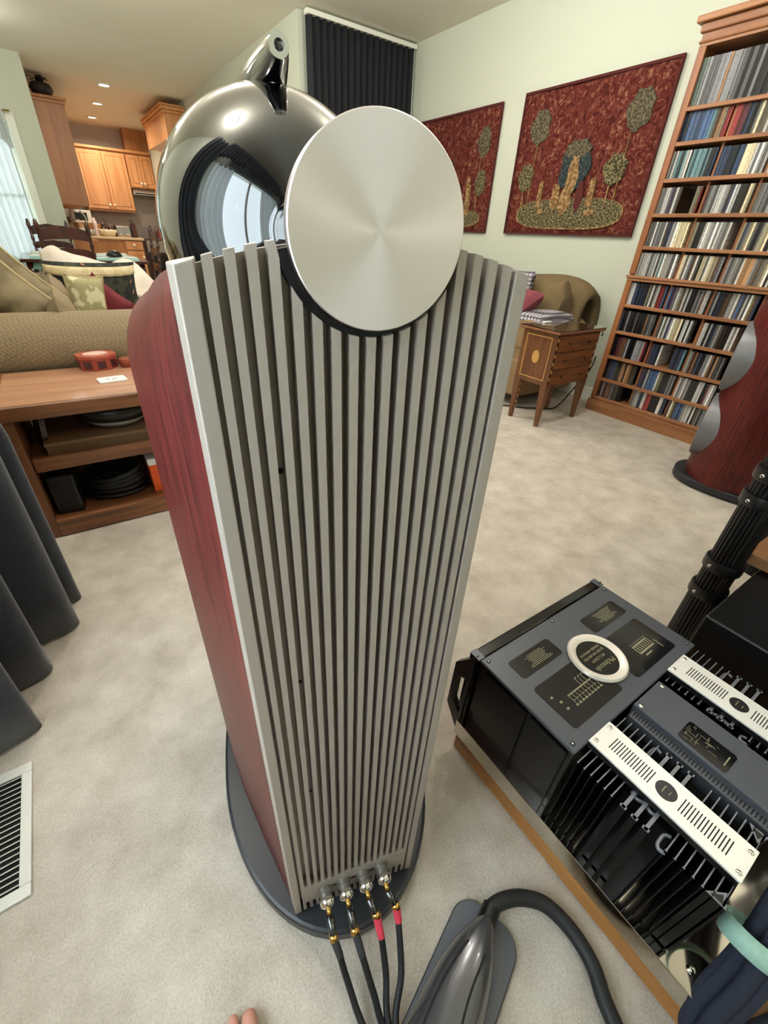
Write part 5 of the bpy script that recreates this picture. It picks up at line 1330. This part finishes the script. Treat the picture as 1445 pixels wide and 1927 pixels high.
tag(MB().box(.36, 1.05, 11.1, 11.7, .0, .985).build('tall_base_unit', M_cherryside, None, bevel=.004), 'maple base unit in the back corner under the microwave', 'cabinet', 'maple kitchen cabinets')
# range with red towel at far right
t = thing('kitchen_range', 'dark kitchen range with red towel behind the side chair', 'stove', (1.78, 9.85, 0))
MB().box(-.26, .36, 0, .6, 0, .80).build('body', M_walnut, t)
MB().box(-.26, .36, .55, .62, .80, .98).build('back_panel', mat('range_grey', rgb(120, 112, 106), .35, .5), t)
MB().box(-.24, .34, -.02, 0, .60, .78).build('control_panel', mat('range_steel', rgb(150, 140, 132), .3, .7), t)
MB().box(-.12, .06, -.035, -.02, .83, .93).build('towel', mat('red_towel', rgb(140, 30, 44), .9), t, bevel=.005)
MB().box(-.24, .34, -.025, 0, .12, .56).build('oven_door', M_glassblack, t)
# basket and foliage on top of the left cabinet
t = thing('dried_arrangement', 'dark basket of dried leaves on top of the end wall cabinet', 'plant', (.50, 8.42, 2.2905))
M_dark = mat('dark_wicker', rgb(34, 22, 18), .7, bump=.3, bscale=60)
MB().lathe([(.04, 0), (.10, .02), (.125, .07), (.10, .12), (.09, .12), (.11, .07), (.03, .03)], None, 24, True, False).build('basket', M_dark, t, True)
rn = random.Random(9)
for k in range(16):
    a = rn.uniform(0, 2*PI); l = rn.uniform(.08, .19); h = rn.uniform(.02, .075)
    P = [Vector((.02*math.cos(a), .02*math.sin(a), .10)), Vector((l*.5*math.cos(a), l*.5*math.sin(a), .12+h)), Vector((l*math.cos(a), l*math.sin(a), .12+h*.8))]
    w = Vector((-math.sin(a), math.cos(a), 0))*.022
    MB().add([P[0]-w*.3, P[0]+w*.3, P[1]+w, P[1]-w, P[2]+w*.1, P[2]-w*.1], [(0, 1, 2, 3), (3, 2, 4, 5)]).build('leaf', M_dark, t, True, solid=.002)

# ------------------------------------------------------------------ bare foot of the photographer at the lower edge
t = thing('person', 'bare toes of the person taking the picture at the lower edge', 'person', (-.104, .090, 0), -.12)
M_skin = mat('skin', rgb(196, 142, 124), .5, var=.08, vscale=60)
vs_ = []; ed = []; rad = []
def addv(p, r, par=None):
    vs_.append(p); rad.append(r)
    if par is not None: ed.append((par, len(vs_)-1))
    return len(vs_)-1
ank = addv((0, -.11, .09), (.038, .04))
hl = addv((0, -.135, .035), (.032, .03), ank)
mid = addv((0, -.03, .055), (.036, .036), ank)
ball = addv((0, .05, .030), (.044, .024), mid)
for k, (x, y, r) in enumerate(((.036, .118, .0125), (.014, .122, .0085), (-.004, .113, .008), (-.021, .103, .0075), (-.037, .090, .007))):
    a = addv((x*.9, .080-.004*k, .020), (r*1.15, r*1.1), ball)
    b1 = addv((x, y-.016, .018), (r, r), a); addv((x, y, .0115), (r*.9, r*.85), b1)
shin = addv((0, -.115, .22), (.036, .036), ank); calf = addv((0, -.13, .34), (.05, .052), shin); addv((0, -.12, .46), (.052, .05), calf)
me = bpy.data.meshes.new('foot'); me.from_pydata(vs_, ed, []); me.materials.append(M_skin)
o = bpy.data.objects.new('leg_and_foot', me); COL.objects.link(o); o.parent = t
sk = o.modifiers.new('skin', 'SKIN'); sk.use_smooth_shade = True
for v, r in zip(me.skin_vertices[0].data if me.skin_vertices else [], rad): v.radius = r
if not me.skin_vertices:
    bm = bmesh.new(); bm.from_mesh(me); lay = bm.verts.layers.skin.verify(); bm.verts.ensure_lookup_table()
    for v, r in zip(bm.verts, rad): v[lay].radius = r
    bm.verts[0][lay].use_root = True
    bm.to_mesh(me); bm.free()
sb_ = o.modifiers.new('sub', 'SUBSURF'); sb_.levels = 2; sb_.render_levels = 2
